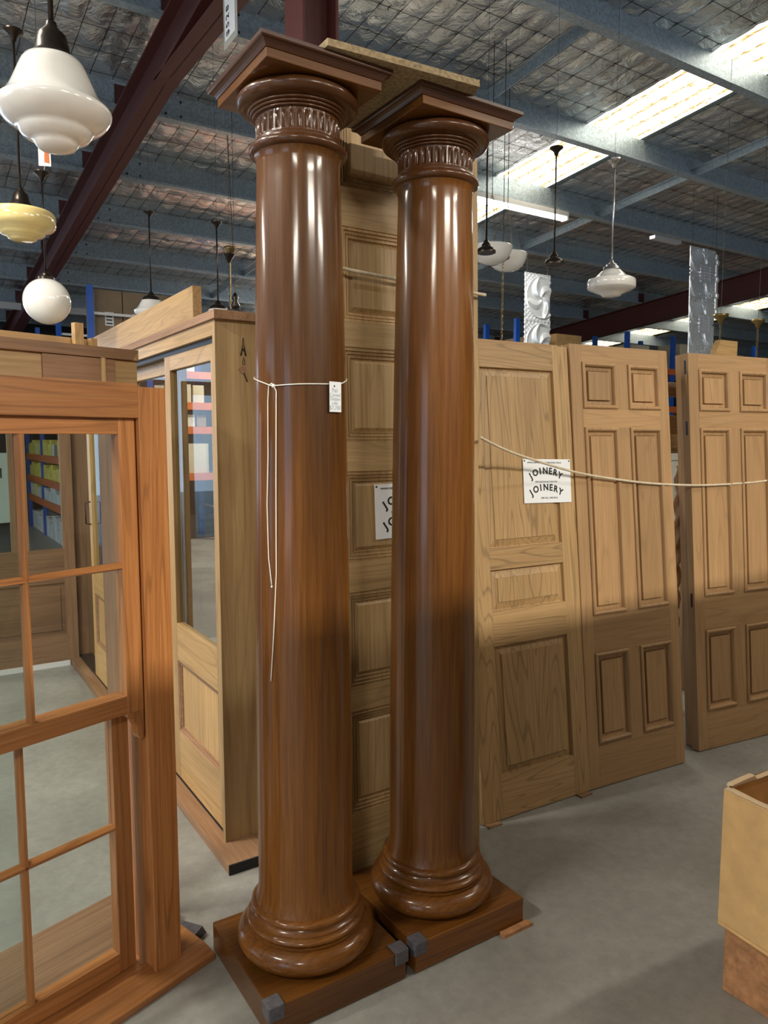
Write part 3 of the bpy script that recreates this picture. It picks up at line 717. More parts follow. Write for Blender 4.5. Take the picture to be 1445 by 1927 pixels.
# local: +x to the right end, y away from camera
WL = -.93       # left end of the frame
G().prism([(0, 0), (0, .020), (.05, .036), (.23, .045), (.23, 0)], 'x', WL - .06, .145).obj('sill', 'red_x', t, bevel=.002)
G().box(-.03, .058, .05, .066, .036, 1.74).obj('outer_stile', 'red_z', t, bevel=.0015)
G().box(WL, WL + .09, .05, .066, .036, 1.74).obj('outer_stile', 'red_z', t, bevel=.0015)
G().box(WL + .09, -.03, .05, .066, 1.655, 1.748).obj('head_lining', 'red_x', t, bevel=.0015)
G().box(.045, .058, .066, .19, .04, 1.73).obj('jamb', 'mer_z', t)
G().box(-.026, -.010, .066, .19, .04, 1.70).obj('pulley_stile', 'red_z', t)
G().box(WL + .075, WL + .09, .066, .19, .04, 1.70).obj('pulley_stile', 'red_z', t)
G().box(WL + .0, .058, .066, .19, 1.70, 1.735).obj('head', 'red_x', t)
G().box(-.040, -.026, .108, .120, .04, 1.70).obj('parting_bead', 'mer_z', t)
def sash(nm, y, z0, z1, br, tr, xl, xr, bars_x, bars_z, horn):
    o = bpy.data.objects.new(nm, None); COL.objects.link(o); o.parent = win; o.location = (0, y, 0)
    T_ = .036; s = .052
    for a, b in ((xl, xl + s), (xr - s, xr)):
        G().box(a, b, 0, T_, z0 - (.0), z1).obj('stile', 'red_z', o, bevel=.0015)
        if horn: G().prism([(a, z0), (b, z0), (b, z0 - .085), (b - .012, z0 - .085), (b - .02, z0 - .07), (b - .022, z0 - .045), (b - .035, z0 - .02), (b - .05, z0 - .012)] if a > -.5 else
                   [(b, z0), (a, z0), (a, z0 - .085), (a + .012, z0 - .085), (a + .02, z0 - .07), (a + .022, z0 - .045), (a + .035, z0 - .02), (a + .05, z0 - .012)], 'y', .002, T_ - .002).obj('horn', 'red_z', o)
    G().box(xl + s, xr - s, .0, T_, z0, z0 + br).obj('bottom_rail', 'red_x', o, bevel=.0015)
    G().box(xl + s, xr - s, .0, T_, z1 - tr, z1).obj('top_rail', 'red_x', o, bevel=.0015)
    for x in bars_x: G().prism([(x - .010, .014), (x - .004, 0), (x + .004, 0), (x + .010, .014), (x + .010, .022), (x + .004, .034), (x - .004, .034), (x - .010, .022)], 'z', z0 + br, z1 - tr).obj('glazing_bar', 'red_z', o)
    for z in bars_z: G().prism([(.014, z - .010), (0, z - .004), (0, z + .004), (.014, z + .010), (.022, z + .010), (.034, z + .004), (.034, z - .004), (.022, z - .010)], 'x', xl + s, xr - s).obj('glazing_bar', 'red_x', o)
    xs = [xl + s] + bars_x + [xr - s]; zs = [z0 + br] + bars_z + [z1 - tr]
    for a, b in zip(xs, xs[1:]):
        for c, d in zip(zs, zs[1:]): G().box(a, b, .017, .020, c, d).obj('pane', 'glass', o)
sash('upper_sash', .068, .833, 1.655, .052, .044, WL + .085, -.031, [-.345, -.60], [1.25], True)
sash('lower_sash', .122, .045, .872, .060, .050, WL + .085, -.050, [-.355, -.61], [.485], False)
# second, empty frame behind
t = thing('window_frame', 'taller brown unglazed window frame standing just behind the cedar sash window', 'window frame', wo + Matrix.Rotation(R(WY), 3, 'Z') @ Vector((0, .36, 0)), (0, 0, R(WY)))
xr = .180
G().prism([(-1.0, 1.845), (xr - .022, 1.845), (xr, 1.878), (-1.0, 1.878)], 'y', 0, .12).obj('head_cap', 'mer_x', t, bevel=.001)
G().prism([(xr - .021, 1.845), (xr, 1.845), (xr, 1.877)], 'y', .001, .12).obj('end_block', 'oak_z', t)
G().box(-1.0, xr, .012, .03, 1.70, 1.845).obj('head_lining', 'oak_x', t, bevel=.001)
G().box(.05, .064, .0, .012, 1.70, 1.845).obj('block', 'oak_z', t)
G().box(-.13, .049, .006, .012, 1.72, 1.843).obj('inset_board', 'mer_x', t)
G().box(.065, .10, .007, .012, 1.72, 1.843).obj('inset_board', 'mer_x', t)
G().box(.105, xr, .012, .03, .04, 1.70).obj('outer_stile', 'mer_z', t, bevel=.001)
G().box(-1.0, -.90, .012, .03, .04, 1.70).obj('outer_stile', 'mer_z', t, bevel=.001)
for a in (.100,): G().box(a, a + .012, .03, .12, .04, 1.70).obj('pulley_stile', 'mer_z', t)
G().box(-1.05, xr + .0, -.125, .14, 0, .035).obj('sill', 'mer_x', t, bevel=.002)
# note stuck on a pane
t = thing('paper_note', 'white paper with black handwriting stuck on the left edge pane', 'note', wo + Matrix.Rotation(R(WY), 3, 'Z') @ Vector((-.393, .100, 1.515)), (0, 0, R(WY)))
G().box(-.05, .028, -.0005, .0005, -.12, .05).obj('sheet', 'paper', t)
for s, z_ in (('Min', .0), ('n', -.045)):
    text('lettering', s, .035, 'ink', t, Matrix.Translation((-.010, -.001, z_)) @ Matrix.Scale(-1, 4, (1, 0, 0)) @ Matrix.Rotation(R(90), 4, 'X'))
# loose pieces lying on the head of the second frame
def wl(x, y, z): return wo + Matrix.Rotation(R(WY), 3, 'Z') @ Vector((x, y, z))
o = G().box(-.78, .085, 0, .022, 0, .028).obj('timber_batten', 'pine_x', bevel=.001); tag(o, 'pale thin batten lying along the top of the brown window frame', 'timber'); o.location = wl(0, .44, 1.878); o.rotation_euler = (0, 0, R(WY))
o = G().box(0, .028, 0, .022, 0, .072).obj('timber_block', 'pine_z', bevel=.001); tag(o, 'small upright pale timber block on top of the brown window frame', 'block'); o.location = wl(.0, .415, 1.878); o.rotation_euler = (0, 0, R(WY))
o = G().box(0, .02, 0, .022, 0, .030).obj('timber_block', 'pine_z', bevel=.001); tag(o, 'short pale timber block beside the taller one on the brown window frame', 'block'); o.location = wl(.052, .415, 1.878); o.rotation_euler = (0, 0, R(WY))
o = G().prism([(0, 0), (.07, 0), (.05, .035), (.01, .03)], 'y', -.06, .05).obj('foam_wedge', 'felt'); tag(o, 'dark wedge lying on the floor behind the cedar window', 'wedge'); o.location = (.655, 2.235, 0); o.rotation_euler = (0, 0, R(35))

# far half-glazed brown doors
def halfdoor(label, r0, r1, l, mun):
    t = thing('half_glazed_door', label, 'door', (r0, l, .03), (0, 0, 0), 'half-glazed brown doors')
    W_ = r1 - r0; s = .075
    for a, b in ((0, s), (W_ - s, W_)): G().box(a, b, 0, .04, 0, 2.0).obj('stile', 'mer_z', t, bevel=.001)
    for a, b in ((0, .19), (.56, .80), (1.9, 2.0)): G().box(s, W_ - s, .0004, .0396, a, b).obj('rail', 'mer_x', t)
    G().box(mun - r0, mun - r0 + .108, .0004, .0396, .80, 1.9).obj('muntin', 'mer_z', t)
    for a, b in ((s, mun - r0), (mun - r0 + .108, W_ - s)): G().box(a, b, .018, .022, .80, 1.9).obj('pane', 'glass', t)
    G().rings(s, W_ - s, .19, .56, [(0, 0), (.004, .012), (.03, .012), (.032, .006)], True).obj('panel', 'mer_x', t, fix=False)
    return t
halfdoor('brown half-glazed door at the far end of the sliding unit', .27, .985, 5.56, .585)
halfdoor('brown half-glazed door further left, seen through the cedar window', -.50, .225, 5.58, -.2)
o = G().box(-.6, .92, 5.53, 5.63, 0, .03).obj('floor_strip', 'white'); tag(o, 'white timber strip under the far half-glazed doors', 'strip')

# ------------------------------------------------------------------ boxes, right foreground
t = thing('timber_crate', 'rough reddish-brown timber crate under the kraft carton at lower right', 'crate', (1.924, 1.167, 0), (0, 0, R(2)))
G().box(0, .62, -.52, 0, 0, .205).obj('body', 'rough', t, bevel=.004)
t = thing('open_carton', 'open-topped kraft cardboard carton standing on the rough crate at lower right', 'box', (1.903, 1.178, .205), (0, 0, R(-5)))
w_, d_, h_, th = .60, .50, .408, .012
def wall(x0, x1, y0, y1, a, b, name='side'): return G().box(x0, x1, y0, y1, a, b).obj(name, 'kraft', t, bevel=.004)
wall(0, w_, -d_, 0, 0, .012, 'base'); wall(0, th, -d_, 0, .012, h_); wall(w_ - th, w_, -d_, 0, .012, h_)
wall(th, w_ - th, -th, 0, .012, h_ + .004); wall(th, w_ - th, -d_, -d_ + th, .012, h_)
G().prism([(-.5, h_), (-.5, h_ + .006), (-.40, h_ + .012), (-.3, h_ + .004), (-.2, h_ + .01), (-.1, h_ + .005), (-.012, h_ + .008), (-.004, h_)], 'x', -.003, .015).obj('torn_rim', 'kraftin', t, bevel=.002)
G().prism([(.015, h_ + .004), (.02, h_ + .012), (.06, h_ + .016), (.115, h_ + .02), (.125, h_ + .006), (.24, h_ + .012), (w_, h_ + .012), (w_, h_ + .004)], 'y', -.016, .003).obj('torn_rim', 'kraftin', t, bevel=.002)
G().lathe([(0, 0), (.005, 0), (.005, .003), (0, .003)], 10, (.012, -.016, h_ + .006)).obj('corner_hole', 'black', t)

# ------------------------------------------------------------------ hanging lamps
def rodlamp(name, label, loc, rod_top, fitter, shade, shade_mat, wire_to, group, fit_mat='black', can=True, rr=.006, canr=.042):
    t = thing(name, label, 'lamp', loc, (0, 0, 0), group)
    x, y, z = loc
    top = rod_top - z
    fz = max(p[1] for p in fitter)
    G().tube([(0, 0, fz - .01), (0, 0, top)], rr, 8).obj('rod', fit_mat, t, smooth=True)
    G().lathe(fitter, 32).obj('gallery', fit_mat, t, auto=40)
    if can: G().lathe([(.008, top - .05), (.012, top - .045), (.016, top - .03), (canr * .6, top - .018), (canr, top - .006), (canr, top), (0, top + .002)], 24).obj('canopy', fit_mat, t, auto=40)
    G().tube([(0, 0, top), (.004, .003, (top + wire_to - z) / 2), (0, 0, wire_to - z)], .0011, 4).obj('hanging_wire', 'wire', t)
    if shade:
        G().lathe(shade, 64).obj('shade', shade_mat, t, auto=60)
    return t
def purl(l): # underside of the roof at l (nearest purlin)
    c = min(PL, key=lambda q: abs(q - l)); return roofz(c) + .005 if abs(c - l) < .06 else FZ - TAN * l - .01
def wire_end(l): return roofz(l) - .32 + .004
FIT = [(0, .10), (.012, .10), (.016, .085), (.030, .070), (.033, .045), (.036, .03), (.052, .018), (.058, 0), (0, 0)]
big = [(.0, -.205), (.03, -.203), (.055, -.195), (.066, -.183), (.070, -.178), (.095, -.165), (.108, -.150), (.113, -.146), (.140, -.128), (.158, -.108), (.168, -.09), (.1665, -.078), (.158, -.070), (.146, -.058), (.128, -.030), (.112, .01), (.098, .05), (.088, .085), (.080, .10), (0, .104)]
bigfit = [(0, .215), (.014, .215), (.018, .20), (.040, .178), (.046, .155), (.050, .13), (.066, .115), (.078, .098), (.082, .088), (0, .086)]
big = [(0, -.200), (.028, -.199), (.050, -.192), (.060, -.181), (.063, -.172), (.070, -.170), (.092, -.160), (.102, -.147), (.105, -.138), (.112, -.136), (.136, -.122), (.150, -.107), (.158, -.094), (.160, -.082), (.157, -.076), (.150, -.070), (.139, -.060), (.124, -.038), (.110, -.008), (.098, .020), (.088, .042), (.080, .054), (0, .056)]
bigfit = [(r_, z_ - .052) for r_, z_ in bigfit]
t = rodlamp('pendant_lamp', 'large white opal schoolhouse shade on a dark rod, nearest at upper left', (.43, 2.46, 2.645), 3.40, bigfit, big, 'opal', purl(2.46), 'pendant lamps', 'bronze', rr=.008)
t.rotation_euler = (R(0), 0, 0)
amb = [(0, -.095), (.04, -.094), (.062, -.086), (.066, -.076), (.09, -.070), (.100, -.060), (.104, -.050), (.135, -.038), (.150, -.024), (.153, -.01), (.153, .030), (.146, .042), (.120, .050), (.07, .056), (0, .058)]
afit = [(0, .155), (.012, .155), (.018, .14), (.034, .125), (.038, .10), (.044, .085), (.058, .07), (.062, .056), (0, .055)]
rodlamp('pendant_lamp', 'marbled amber glass stepped shade on a dark rod at the left edge', (.54, 4.06, 2.640), 3.51, afit, amb, 'amber', purl(4.06), 'pendant lamps', 'bronze', canr=.045)
glob = [(.045 if i == 0 else .127 * math.sin(R(a)), -.127 * math.cos(R(a)) if i else .118) for i, a in enumerate([0] + list(range(0, 160, 6)))][1:] + [(.045, .118)]
gfit = [(0, .165), (.012, .165), (.018, .155), (.030, .15), (.034, .138), (.048, .13), (.050, .112), (0, .11)]
g1 = rodlamp('pendant_lamp', 'white opal glass globe on a thin rod with an orange ticket on its canopy', (.73, 4.65, 2.371), 3.075, gfit, glob, 'opal', purl(4.65), 'pendant lamps', 'bronze', rr=.005, canr=.045)
o = thing('ticket', 'small orange and white ticket stuck above the globe lamp canopy', 'tag', (.745, 4.62, 3.165), (0, 0, R(-20)))
G().box(-.032, .032, -.001, .001, -.065, .065).obj('card', 'paper', o)
G().prism([(-.002, -.045), (.025, -.05), (.022, .035), (.0, .04)], 'y', -.002, -.001).obj('print', 'redink', o)
g0 = G(); g0.tube([(-.0, 0, -.062), (-.008, .01, -.085)], .0015, 5).obj('thread', 'string', o)
sm = [(0, -.10), (.05, -.098), (.10, -.08), (.13, -.05), (.135, -.03), (.11, -.01), (.085, .03), (.075, .05), (0, .052)]
sfit = [(0, .12), (.012, .12), (.022, .105), (.030, .09), (.055, .08), (.070, .062), (.072, .05), (0, .05)]
rodlamp('pendant_lamp', 'white shade in a dark fitting on a rod, half hidden behind the header board', (1.71, 6.04, 2.63), 3.36, sfit, sm, 'opal', wire_end(6.04), 'pendant lamps', 'bronze', rr=.006)
rodlamp('pendant_lamp', 'white shade in a dark fitting on a rod, just left of the left column', (2.15, 5.75, 2.56), 3.28, sfit, sm, 'opal', purl(5.75), 'pendant lamps', 'bronze', rr=.006)
cfit = [(0, .06), (.012, .06), (.018, .045), (.028, .035), (.030, .02), (.052, .008), (.060, -.008), (.060, -.018), (.050, -.022), (0, -.015)]
rodlamp('pendant_lamp', 'dark pendant fitting without shade, right next to the right column', (3.14, 3.69, 2.775), 3.55, cfit, None, None, purl(3.69), 'pendant lamps', 'bronze', rr=.006)
rodlamp('pendant_lamp', 'dark pendant fitting without shade, hanging in front of the lit batten', (3.50, 3.46, 2.705), 3.392, cfit, None, None, purl(3.46), 'pendant lamps', 'bronze', rr=.005)
sch = [(0, -.085), (.035, -.083), (.055, -.077), (.060, -.068), (.100, -.052), (.136, -.034), (.141, -.028), (.141, .012), (.136, .020), (.105, .030), (.085, .045), (.065, .064), (.05, .078), (0, .080)]
schf = [(0, .132), (.010, .132), (.014, .118), (.03, .110), (.034, .10), (.048, .093), (.052, .080), (0, .078)]
rodlamp('pendant_lamp', 'white opal schoolhouse shade with a flat rim, hanging right of the lit batten', (3.64, 3.12, 2.53), 3.245, schf, sch, 'opal', purl(3.12), 'pendant lamps', 'chrome', rr=.005)
# chains
def chain(g, x, y, z0, z1, L=.036, wd=.008):
    n = int(abs(z1 - z0) / (L * .72)); 
    for i in range(n):
        z = z0 + (z1 - z0) * (i + .5) / n; pts = []
        for k in range(8):
            a = 2 * math.pi * k / 8; u = wd * math.cos(a); v = L / 2 * math.sin(a)
            pts.append((x + (u if i % 2 else 0), y + (0 if i % 2 else u), z + v))
        g.tube(pts, .0018, 3, True)
    return g
t = thing('bowl_light', 'white glass bowl ceiling light hanging on chains beside the right column', 'lamp', (4.09, 4.74, 3.10))
bowl = [(0.92 * r_, .8 * z_) for r_, z_ in [(0, -.13), (.06, -.122), (.11, -.10), (.15, -.06), (.175, 0), (.185, .05), (.18, .055), (.168, 0), (.14, -.055), (.10, -.09), (0, -.118)]]
G().lathe(bowl, 48).obj('bowl', 'opal', t, auto=60)
for a in (0, 120, 240):
    g = G(); g.tube([(.18 * math.cos(R(a)), .18 * math.sin(R(a)), .05), (0, 0, .45)], .0025, 5).obj('chain', 'brass', t)
G().tube([(0, 0, .45), (0, 0, purl(4.74) - 3.10)], .003, 5).obj('hanging_wire', 'wire', t)
t2 = thing('bowl_light', 'second white glass bowl light, behind the first beside the right column', 'lamp', (4.42, 4.92, 3.12))
G().lathe(bowl, 48).obj('bowl', 'opal', t2, auto=60)
for a in (0, 120, 240): G().tube([(.18 * math.cos(R(a)), .18 * math.sin(R(a)), .05), (0, 0, .45)], .0025, 5).obj('chain', 'brass', t2)
G().tube([(0, 0, .45), (0, 0, purl(4.92) - 3.12)], .003, 5).obj('hanging_wire', 'wire', t2)
t = thing('chain_light', 'copper ceiling rose with a long chain hanging from it, beside the bowl lights', 'lamp', (4.17, 4.69, 3.06))
G().lathe([(0, -.03), (.02, -.028), (.05, -.012), (.055, 0), (.05, .012), (.02, .03), (0, .032)], 24).obj('canopy', 'copper', t, smooth=True)
chain(G(), 0, 0, -.03, -.78).obj('chain', 'brass', t); G().tube([(0, 0, .03), (0, 0, purl(4.69) - 3.06)], .003, 5).obj('hanging_wire', 'wire', t)
t = thing('chain_light', 'brass bell-shaped ceiling rose and rod, left of the left column', 'lamp', (2.61, 6.65, 3.30))
G().lathe([(0, -.03), (.025, -.028), (.035, -.01), (.05, .02), (.055, .04), (0, .042)], 24).obj('canopy', 'brass', t, smooth=True)
G().tube([(0, 0, -.03), (0, 0, -.62)], .006, 6).obj('rod', 'brass', t); chain(G(), 0, 0, .04, purl(6.65) - 3.30).obj('chain', 'brass', t)
t = thing('chain_light', 'dark red-brown rose with a black twisted flex, left of the left column', 'lamp', (2.54, 6.50, 3.21))
G().lathe([(.006, -.05), (.012, -.045), (.03, -.01), (.052, .02), (.054, .028), (0, .03)], 24).obj('canopy', 'bronze', t, smooth=True)
chain(G(), 0, 0, -.05, -.45, .05, .01).obj('chain', 'black', t); G().tube([(0, 0, .03), (.06, .05, .09), (.07, .15, purl(6.65) - 3.21)], .003, 5).obj('hanging_wire', 'wire', t)
t = G(); t.lathe([(0, -.50), (.03, -.49), (.045, -.44), (.02, -.40), (.03, -.36), (.01, -.3), (0, -.3)], 16)
t = thing('chandelier_part', 'dark small chandelier stem hanging behind the oak door unit', 'lamp', (2.56, 6.42, 2.80))
G().lathe([(0, -.06), (.03, -.05), (.04, -.02), (.02, .02), (.03, .05), (.01, .09), (0, .09)], 16).obj('stem', 'bronze', t, smooth=True)
for a in (20, 140, 260): G().tube([(0, 0, -.03), (.06 * math.cos(R(a)), .06 * math.sin(R(a)), -.07), (.10 * math.cos(R(a)), .10 * math.sin(R(a)), -.03)], .005, 6).obj('arm', 'bronze', t, smooth=True)
G().tube([(0, 0, .09), (0, 0, purl(6.42) - 2.80)], .002, 4).obj('hanging_wire', 'wire', t)
# distant roses above the doors
for i, (x, y, z, s) in enumerate(((5.97, 3.92, 2.62, 'small brass rose on a chain above the gap beside the first tin panel'), (7.0, 4.2, 2.70, 'small dark brass rose above the middle six-panel door'), (8.0, 3.7, 2.80, 'brass bell-shaped rose with a chain at the far right edge'))):
    t = thing('chain_light', s, 'lamp', (x, y, z))
    G().lathe([(0, -.04), (.02, -.035), (.03, 0), (.06, .02), (.065, .04), (0, .042)], 20).obj('canopy', 'brass', t, smooth=True)
    chain(G(), 0, 0, -.04, -.45, .04, .008).obj('chain', 'brass', t); G().tube([(0, 0, .04), (0, 0, purl(y) - z)], .002, 4).obj('hanging_wire', 'wire', t)

# ------------------------------------------------------------------ pressed tin panels
def tinpanel(label, x0, y0, ztop, W_, H_, pat, tile=.61, res=70, yaw=0):
    t = thing('pressed_tin_panel', label, 'metal panel', (x0, y0, ztop), (R(-1), 0, R(yaw)), 'hanging pressed tin panels')
    nx = int(W_ / .0095); ny = int(H_ / .0095); vs = []; fs = []
    for j in range(ny + 1):
        for i in range(nx + 1):
            x = W_ * i / nx; z = -H_ * j / ny
            vs.append((x, -pat((x % tile) / tile, ((-z) % tile) / tile) * .032, z))
    for j in range(ny):
        for i in range(nx): k = j * (nx + 1) + i; fs.append((k, k + nx + 1, k + nx + 2, k + 1))
    o = G().add(vs, fs).obj('sheet', 'tin', t, smooth=True, fix=False); m_ = o.modifiers.new('solid', 'SOLIDIFY'); m_.thickness = .0015
    for x in (.05, W_ - .05): G().tube([(x, 0, -.01), (x, 0, purl(y0) - ztop + .0)], .0015, 4).obj('hanging_wire', 'wire', t)
    return t
def ridge(d, w): return max(0, 1 - abs(d) / w)
def leafpat(u, v):
    x, y = u - .5, v - .5; r = math.hypot(x, y); a = math.atan2(y, x); h = 0
    h = max(h, ridge(r - .44, .03) * .8)
    if r < .43:
        for k in range(4):
            s = (a - k * math.pi / 2 - 3.2 * r) % (2 * math.pi); s = min(s, 2 * math.pi - s)
            wdt = .55 * math.sin(math.pi * min(1, r / .43)) + .05
            if s < wdt: h = max(h, .75 * (1 - (s / wdt) ** 2) + .3 * ridge(s, .08))
    else:
        h = max(h, .45 * (.5 + .5 * math.sin(x * 60) * math.sin(y * 60)))
    e = min(u, v, 1 - u, 1 - v); h = max(h, ridge(e - .02, .015) * .7); return h
def flowpat(u, v):
    x, y = u - .5, v - .5; h = 0; ax, ay = abs(x), abs(y)
    if max(ax, ay) < .15: h = .35 + .4 * abs(math.sin(x * 55) * math.sin(y * 55))
    h = max(h, ridge(max(ax, ay) - .17, .022))
    dx, dy = ax - .25, ay - .25; r = math.hypot(dx, dy)
    if max(ax, ay) > .19:
        h = max(h, ridge(r - .215, .022) * .95)
        if r < .19: h = max(h, .30 + .25 * (.5 + .5 * math.sin(math.atan2(ay, ax) * 44)))
    d = math.hypot(abs(ax - .5), ay) ; d2 = math.hypot(ax, abs(ay - .5))
    for q in (d, d2):
        if q < .10: h = max(h, .5 * (.5 + .5 * math.cos(q * 90)))
    e = min(u, v, 1 - u, 1 - v); h = max(h, ridge(e - .012, .012) * .6); return h
tinpanel('pressed tin ceiling panel with swirling leaves in circles, hanging left of the pair', 6.92, 7.37, 3.76, .47, 1.6, leafpat)
tinpanel('pressed tin ceiling panel with four-petal flowers and square bosses, hanging at right', 8.15, 5.80, 3.93, .50, 1.95, flowpat)
tinpanel('narrow pressed tin strip hanging just behind the flower-patterned panel', 8.67, 5.83, 3.90, .11, .80, lambda u, v: .8 * ridge(u - .08, .03) + .5 * (abs(math.sin(v * 9.4)) > .9))
o = G().box(-.24, .27, -.06, .02, -.012, .03).obj('tin_trim', 'tin', None, bevel=.004); tag(o, 'folded tin strip fixed under the purlin above the flower panel', 'trim'); o.location = (7.95, 6.03, 4.0)

# tag in plastic sleeve on the rafter
t = thing('sleeve_tag', 'white price label in a clear plastic sleeve hanging from the red rafter haunch', 'tag', (1.61, 4.03, 3.88), (0, 0, 0))
G().box(-.001, .001, -.098, .098, -.15, .18).obj('sleeve', 'plastic', t)
G().box(-.0035, -.0022, -.072, .072, -.115, .17).obj('card', 'paper', t)
BM = Matrix(((0, 0, -1, 0), (-1, 0, 0, 0), (0, 1, 0, 0), (0, 0, 0, 1)))
for i, ch in enumerate('$528'): text('lettering', ch, .060, 'ink', t, Matrix.Translation((-.0038, .030, -.085 + .042 * i)) @ BM @ Matrix.Rotation(R(90), 4, 'Z'), .0003, bold=.0015)

# ------------------------------------------------------------------ storage racks
def rack(label, r0, r1, l0, l1, H, levels, along, posts):
    t = thing('pallet_rack', label, 'rack', (0, 0, 0), (0, 0, 0), 'blue and orange storage racks')
    pw = .085
    if along == 'y':
        for p in posts:
            for x in (r0, r1 - .06): G().box(x, x + .06, p, p + pw, 0, H).obj('upright', 'bluesteel', t)
            for z in [.5 + 1.27 * k for k in range(int(H / 1.27))] + [H - .33]: G().box(r0 + .06, r1 - .06, p + .03, p + .055, z, z + .03).obj('brace', 'white', t)
        for z in levels:
            for x in (r0 - .005, r1 - .045): G().box(x, x + .05, posts[0] + pw, posts[-1], z - .11, z).obj('beam', 'orange', t)
            G().box(r0 + .05, r1 - .05, posts[0] + pw, posts[-1], z - .018, z).obj('shelf', 'carton', t)
    else:
        for p in posts:
            for y in (l0, l1 - .06): G().box(p, p + pw, y, y + .06, 0, H).obj('upright', 'bluesteel', t)
            for z in (.5, 1.7, 2.9): G().box(p + .03, p + .055, l0 + .06, l1 - .06, z, z + .03).obj('brace', 'white', t)
        for z in levels:
            for y in (l0 - .005, l1 - .045): G().box(posts[0] + pw, posts[-1], y, y + .05, z - .11, z).obj('beam', 'orange', t)
            G().box(posts[0] + pw, posts[-1], l0 + .05, l1 - .05, z - .018, z).obj('shelf', 'carton', t)
    return t
rack('blue and orange rack running away behind the oak unit, shelves of yellow packs', 1.9, 3.02, 9.3, 15.1, 3.38, [.60, .95, 1.33, 1.85, 2.60], 'y', [9.3, 11.4, 13.3, 15.0])
rack('blue and orange rack across the back, cartons seen through the oak door glass', 3.1, 7.0, 11.3, 12.1, 3.45, [1.06, 1.78, 2.15, 2.62], 'x', [3.1, 4.10, 5.6, 7.0])
rack('blue rack far right whose tops rise above the leaning doors', 8.3, 15.0, 9.0, 9.8, 3.5, [1.2, 2.2, 2.9], 'x', [8.3, 10.95, 12.25, 14.9])
rack('unseen tall rack added behind the camera to shade the doors', -1.4, 7.0, -2.3, -1.5, 3.0, [.9, 1.8, 2.7], 'x', [-1.4, .9, 3.6, 6.9])  # unseen rack, added so the rear battens leave the lower doors shaded
G().box(-1.4, 7.0, -1.49, -1.47, 0, 3.0).obj('shade_panel', 'carton', [o for o in COL.objects if o.name.startswith('pallet_rack')][-1])  # solid sheet added to the unseen rack to block the rear light
box_me = {}
def carton(label, name, mat, x, y, z, a, b, h, group, labelcard=0, cat='box', rz=0):
    t = thing(name, label, cat, (x, y, z), (0, 0, R(rz)), group)
    key = (mat, round(a, 2), round(b, 2), round(h, 2))
    if key not in box_me:
        o = G().box(0, a, 0, b, 0, h).obj('body', mat, t, bevel=.004); box_me[key] = o.data
    else:
        o = bpy.data.objects.new('body', box_me[key]); COL.objects.link(o); o.parent = t
    if mat in ('carton', 'kraft'): G().box(-.001, a * .5 + .03, b * .5 - .03, b * .5 + .03, h, h + .001).obj('tape', 'kraftin', t)
    if labelcard:
        G().box(a * .35, a * .35 + .10, -.002, 0, h * .45, h * .45 + .16).obj('label_card', 'paper', t)
        for q in range(3): G().box(a * .35 + .015, a * .35 + .085, -.003, -.002, h * .45 + .02 + .04 * q, h * .45 + .035 + .04 * q).obj('print', 'ink', t)
    return t
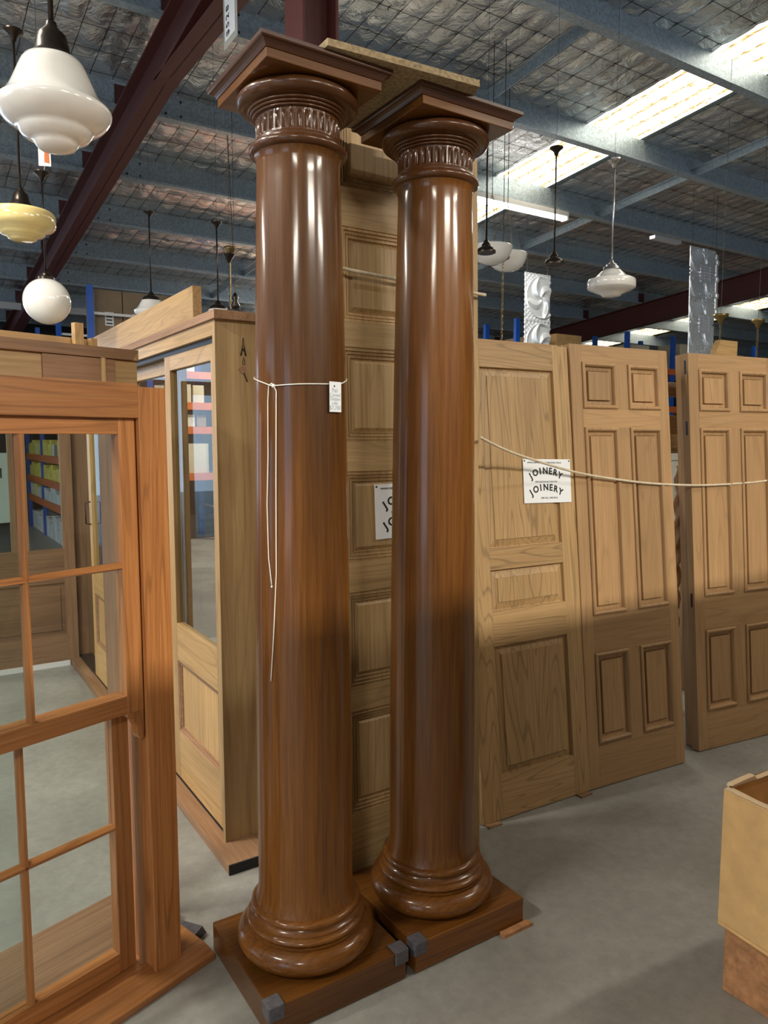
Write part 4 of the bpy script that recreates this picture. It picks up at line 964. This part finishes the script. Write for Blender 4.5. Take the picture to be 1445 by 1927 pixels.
# top of the first rack: three large labelled cartons
for i in range(3): carton(('brown carton with white label on top of the rack, leftmost of three', 'brown carton with white label on top of the rack, middle of three', 'brown carton with white label on top of the rack, rightmost of three')[i],
    'labelled_carton', 'carton', 2.0 + .325 * i, 9.42, 2.60, .315, .5, .76, 'labelled cartons on top of the rack', 1)
rnd = random.Random(11)
names = ['lowest', 'second', 'third', 'fourth', 'top']
for li, z in enumerate([.60, .95, 1.33, 1.85]):
    y = 9.42
    while y < 14.8:
        wdt = rnd.uniform(.10, .22); hh = rnd.uniform(.16, .25)
        m = ['palepack', 'yellow', 'yellow', 'bluepack'][li] if rnd.random() < .75 else rnd.choice(['palepack', 'yellow', 'carton'])
        nm = {'palepack': 'pale', 'yellow': 'yellow', 'bluepack': 'blue', 'carton': 'brown'}[m]
        bay = 'nearest' if y < 11.3 else 'middle' if y < 13.2 else 'farthest'
        carton('%s %s packet in the %s bay, %s shelf, of the rack behind the oak unit' % ('tall' if hh > .205 else 'low', nm, bay, names[li]), 'packet', m, 1.92, y, z, .25, wdt, hh, '%s packets on the %s shelf' % (nm, names[li]))
        y += wdt + rnd.uniform(.01, .06)
y = 9.6
while y < 14.8:
    a = rnd.uniform(.12, .3); m = rnd.choice(['palepack', 'palepack', 'white']); carton('%s pale tin on the floor under the %s bay of the first rack' % ('wide' if a > .21 else 'narrow', 'nearest' if y < 11.3 else 'middle' if y < 13.2 else 'farthest'), 'paint_tin', m, 1.93, y, 0, .22, a, rnd.uniform(.2, .4), 'pale tins under the first rack', 0, 'tin'); y += a + .05
for li, (z, top) in enumerate(((0, 1.0), (1.06, .58), (1.78, .22), (2.15, .34), (2.62, .45))):
    x = 3.22
    while x < 6.8:
        a = rnd.uniform(.14, .24) if li > 1 else rnd.uniform(.3, .5)
        m = 'carton' if li == 0 else rnd.choice(['palepack', 'palepack', 'cream', 'carton'])
        nm = {'carton': 'brown', 'palepack': 'pale grey', 'cream': 'cream'}[m]
        hh = top * rnd.uniform(.7, .95)
        if not any(p - .02 - a < x < p + .1 for p in (4.1, 5.6)):
            carton('%s %s carton on the %s of the back rack, %s bay' % ('tall' if hh > .85 * top else 'lower', nm, ['floor', 'lowest shelf', 'second shelf', 'third shelf', 'top shelf'][li], 'left' if x < 4.1 else 'middle' if x < 5.6 else 'right'), 'carton', m, x, 11.36, z, a, .5, hh, '%s cartons on the back rack %s' % (nm, ['floor', 'lowest shelf', 'second shelf', 'third shelf', 'top shelf'][li]))
        x += a + .03
for i, (x, a, h_, m) in enumerate(((8.6, .5, .35, 'carton'), (9.3, .6, .45, 'kraft'), (11.2, .5, .4, 'cream'), (12.6, .6, .5, 'cream'), (13.4, .7, .45, 'palepack'), (14.2, .5, .4, 'carton'))):
    carton(('brown carton at the left end of the far right rack', 'kraft carton on the far right rack, second from its left end', 'cream carton on the far right rack between two close uprights', 'cream carton on the far right rack, right of the third upright', 'wide pale grey carton on the far right rack', 'brown carton at the right end of the far right rack')[i],
           'carton', m, x, 9.1, 2.90, a, .5, h_, 'cartons on top of the far right rack')
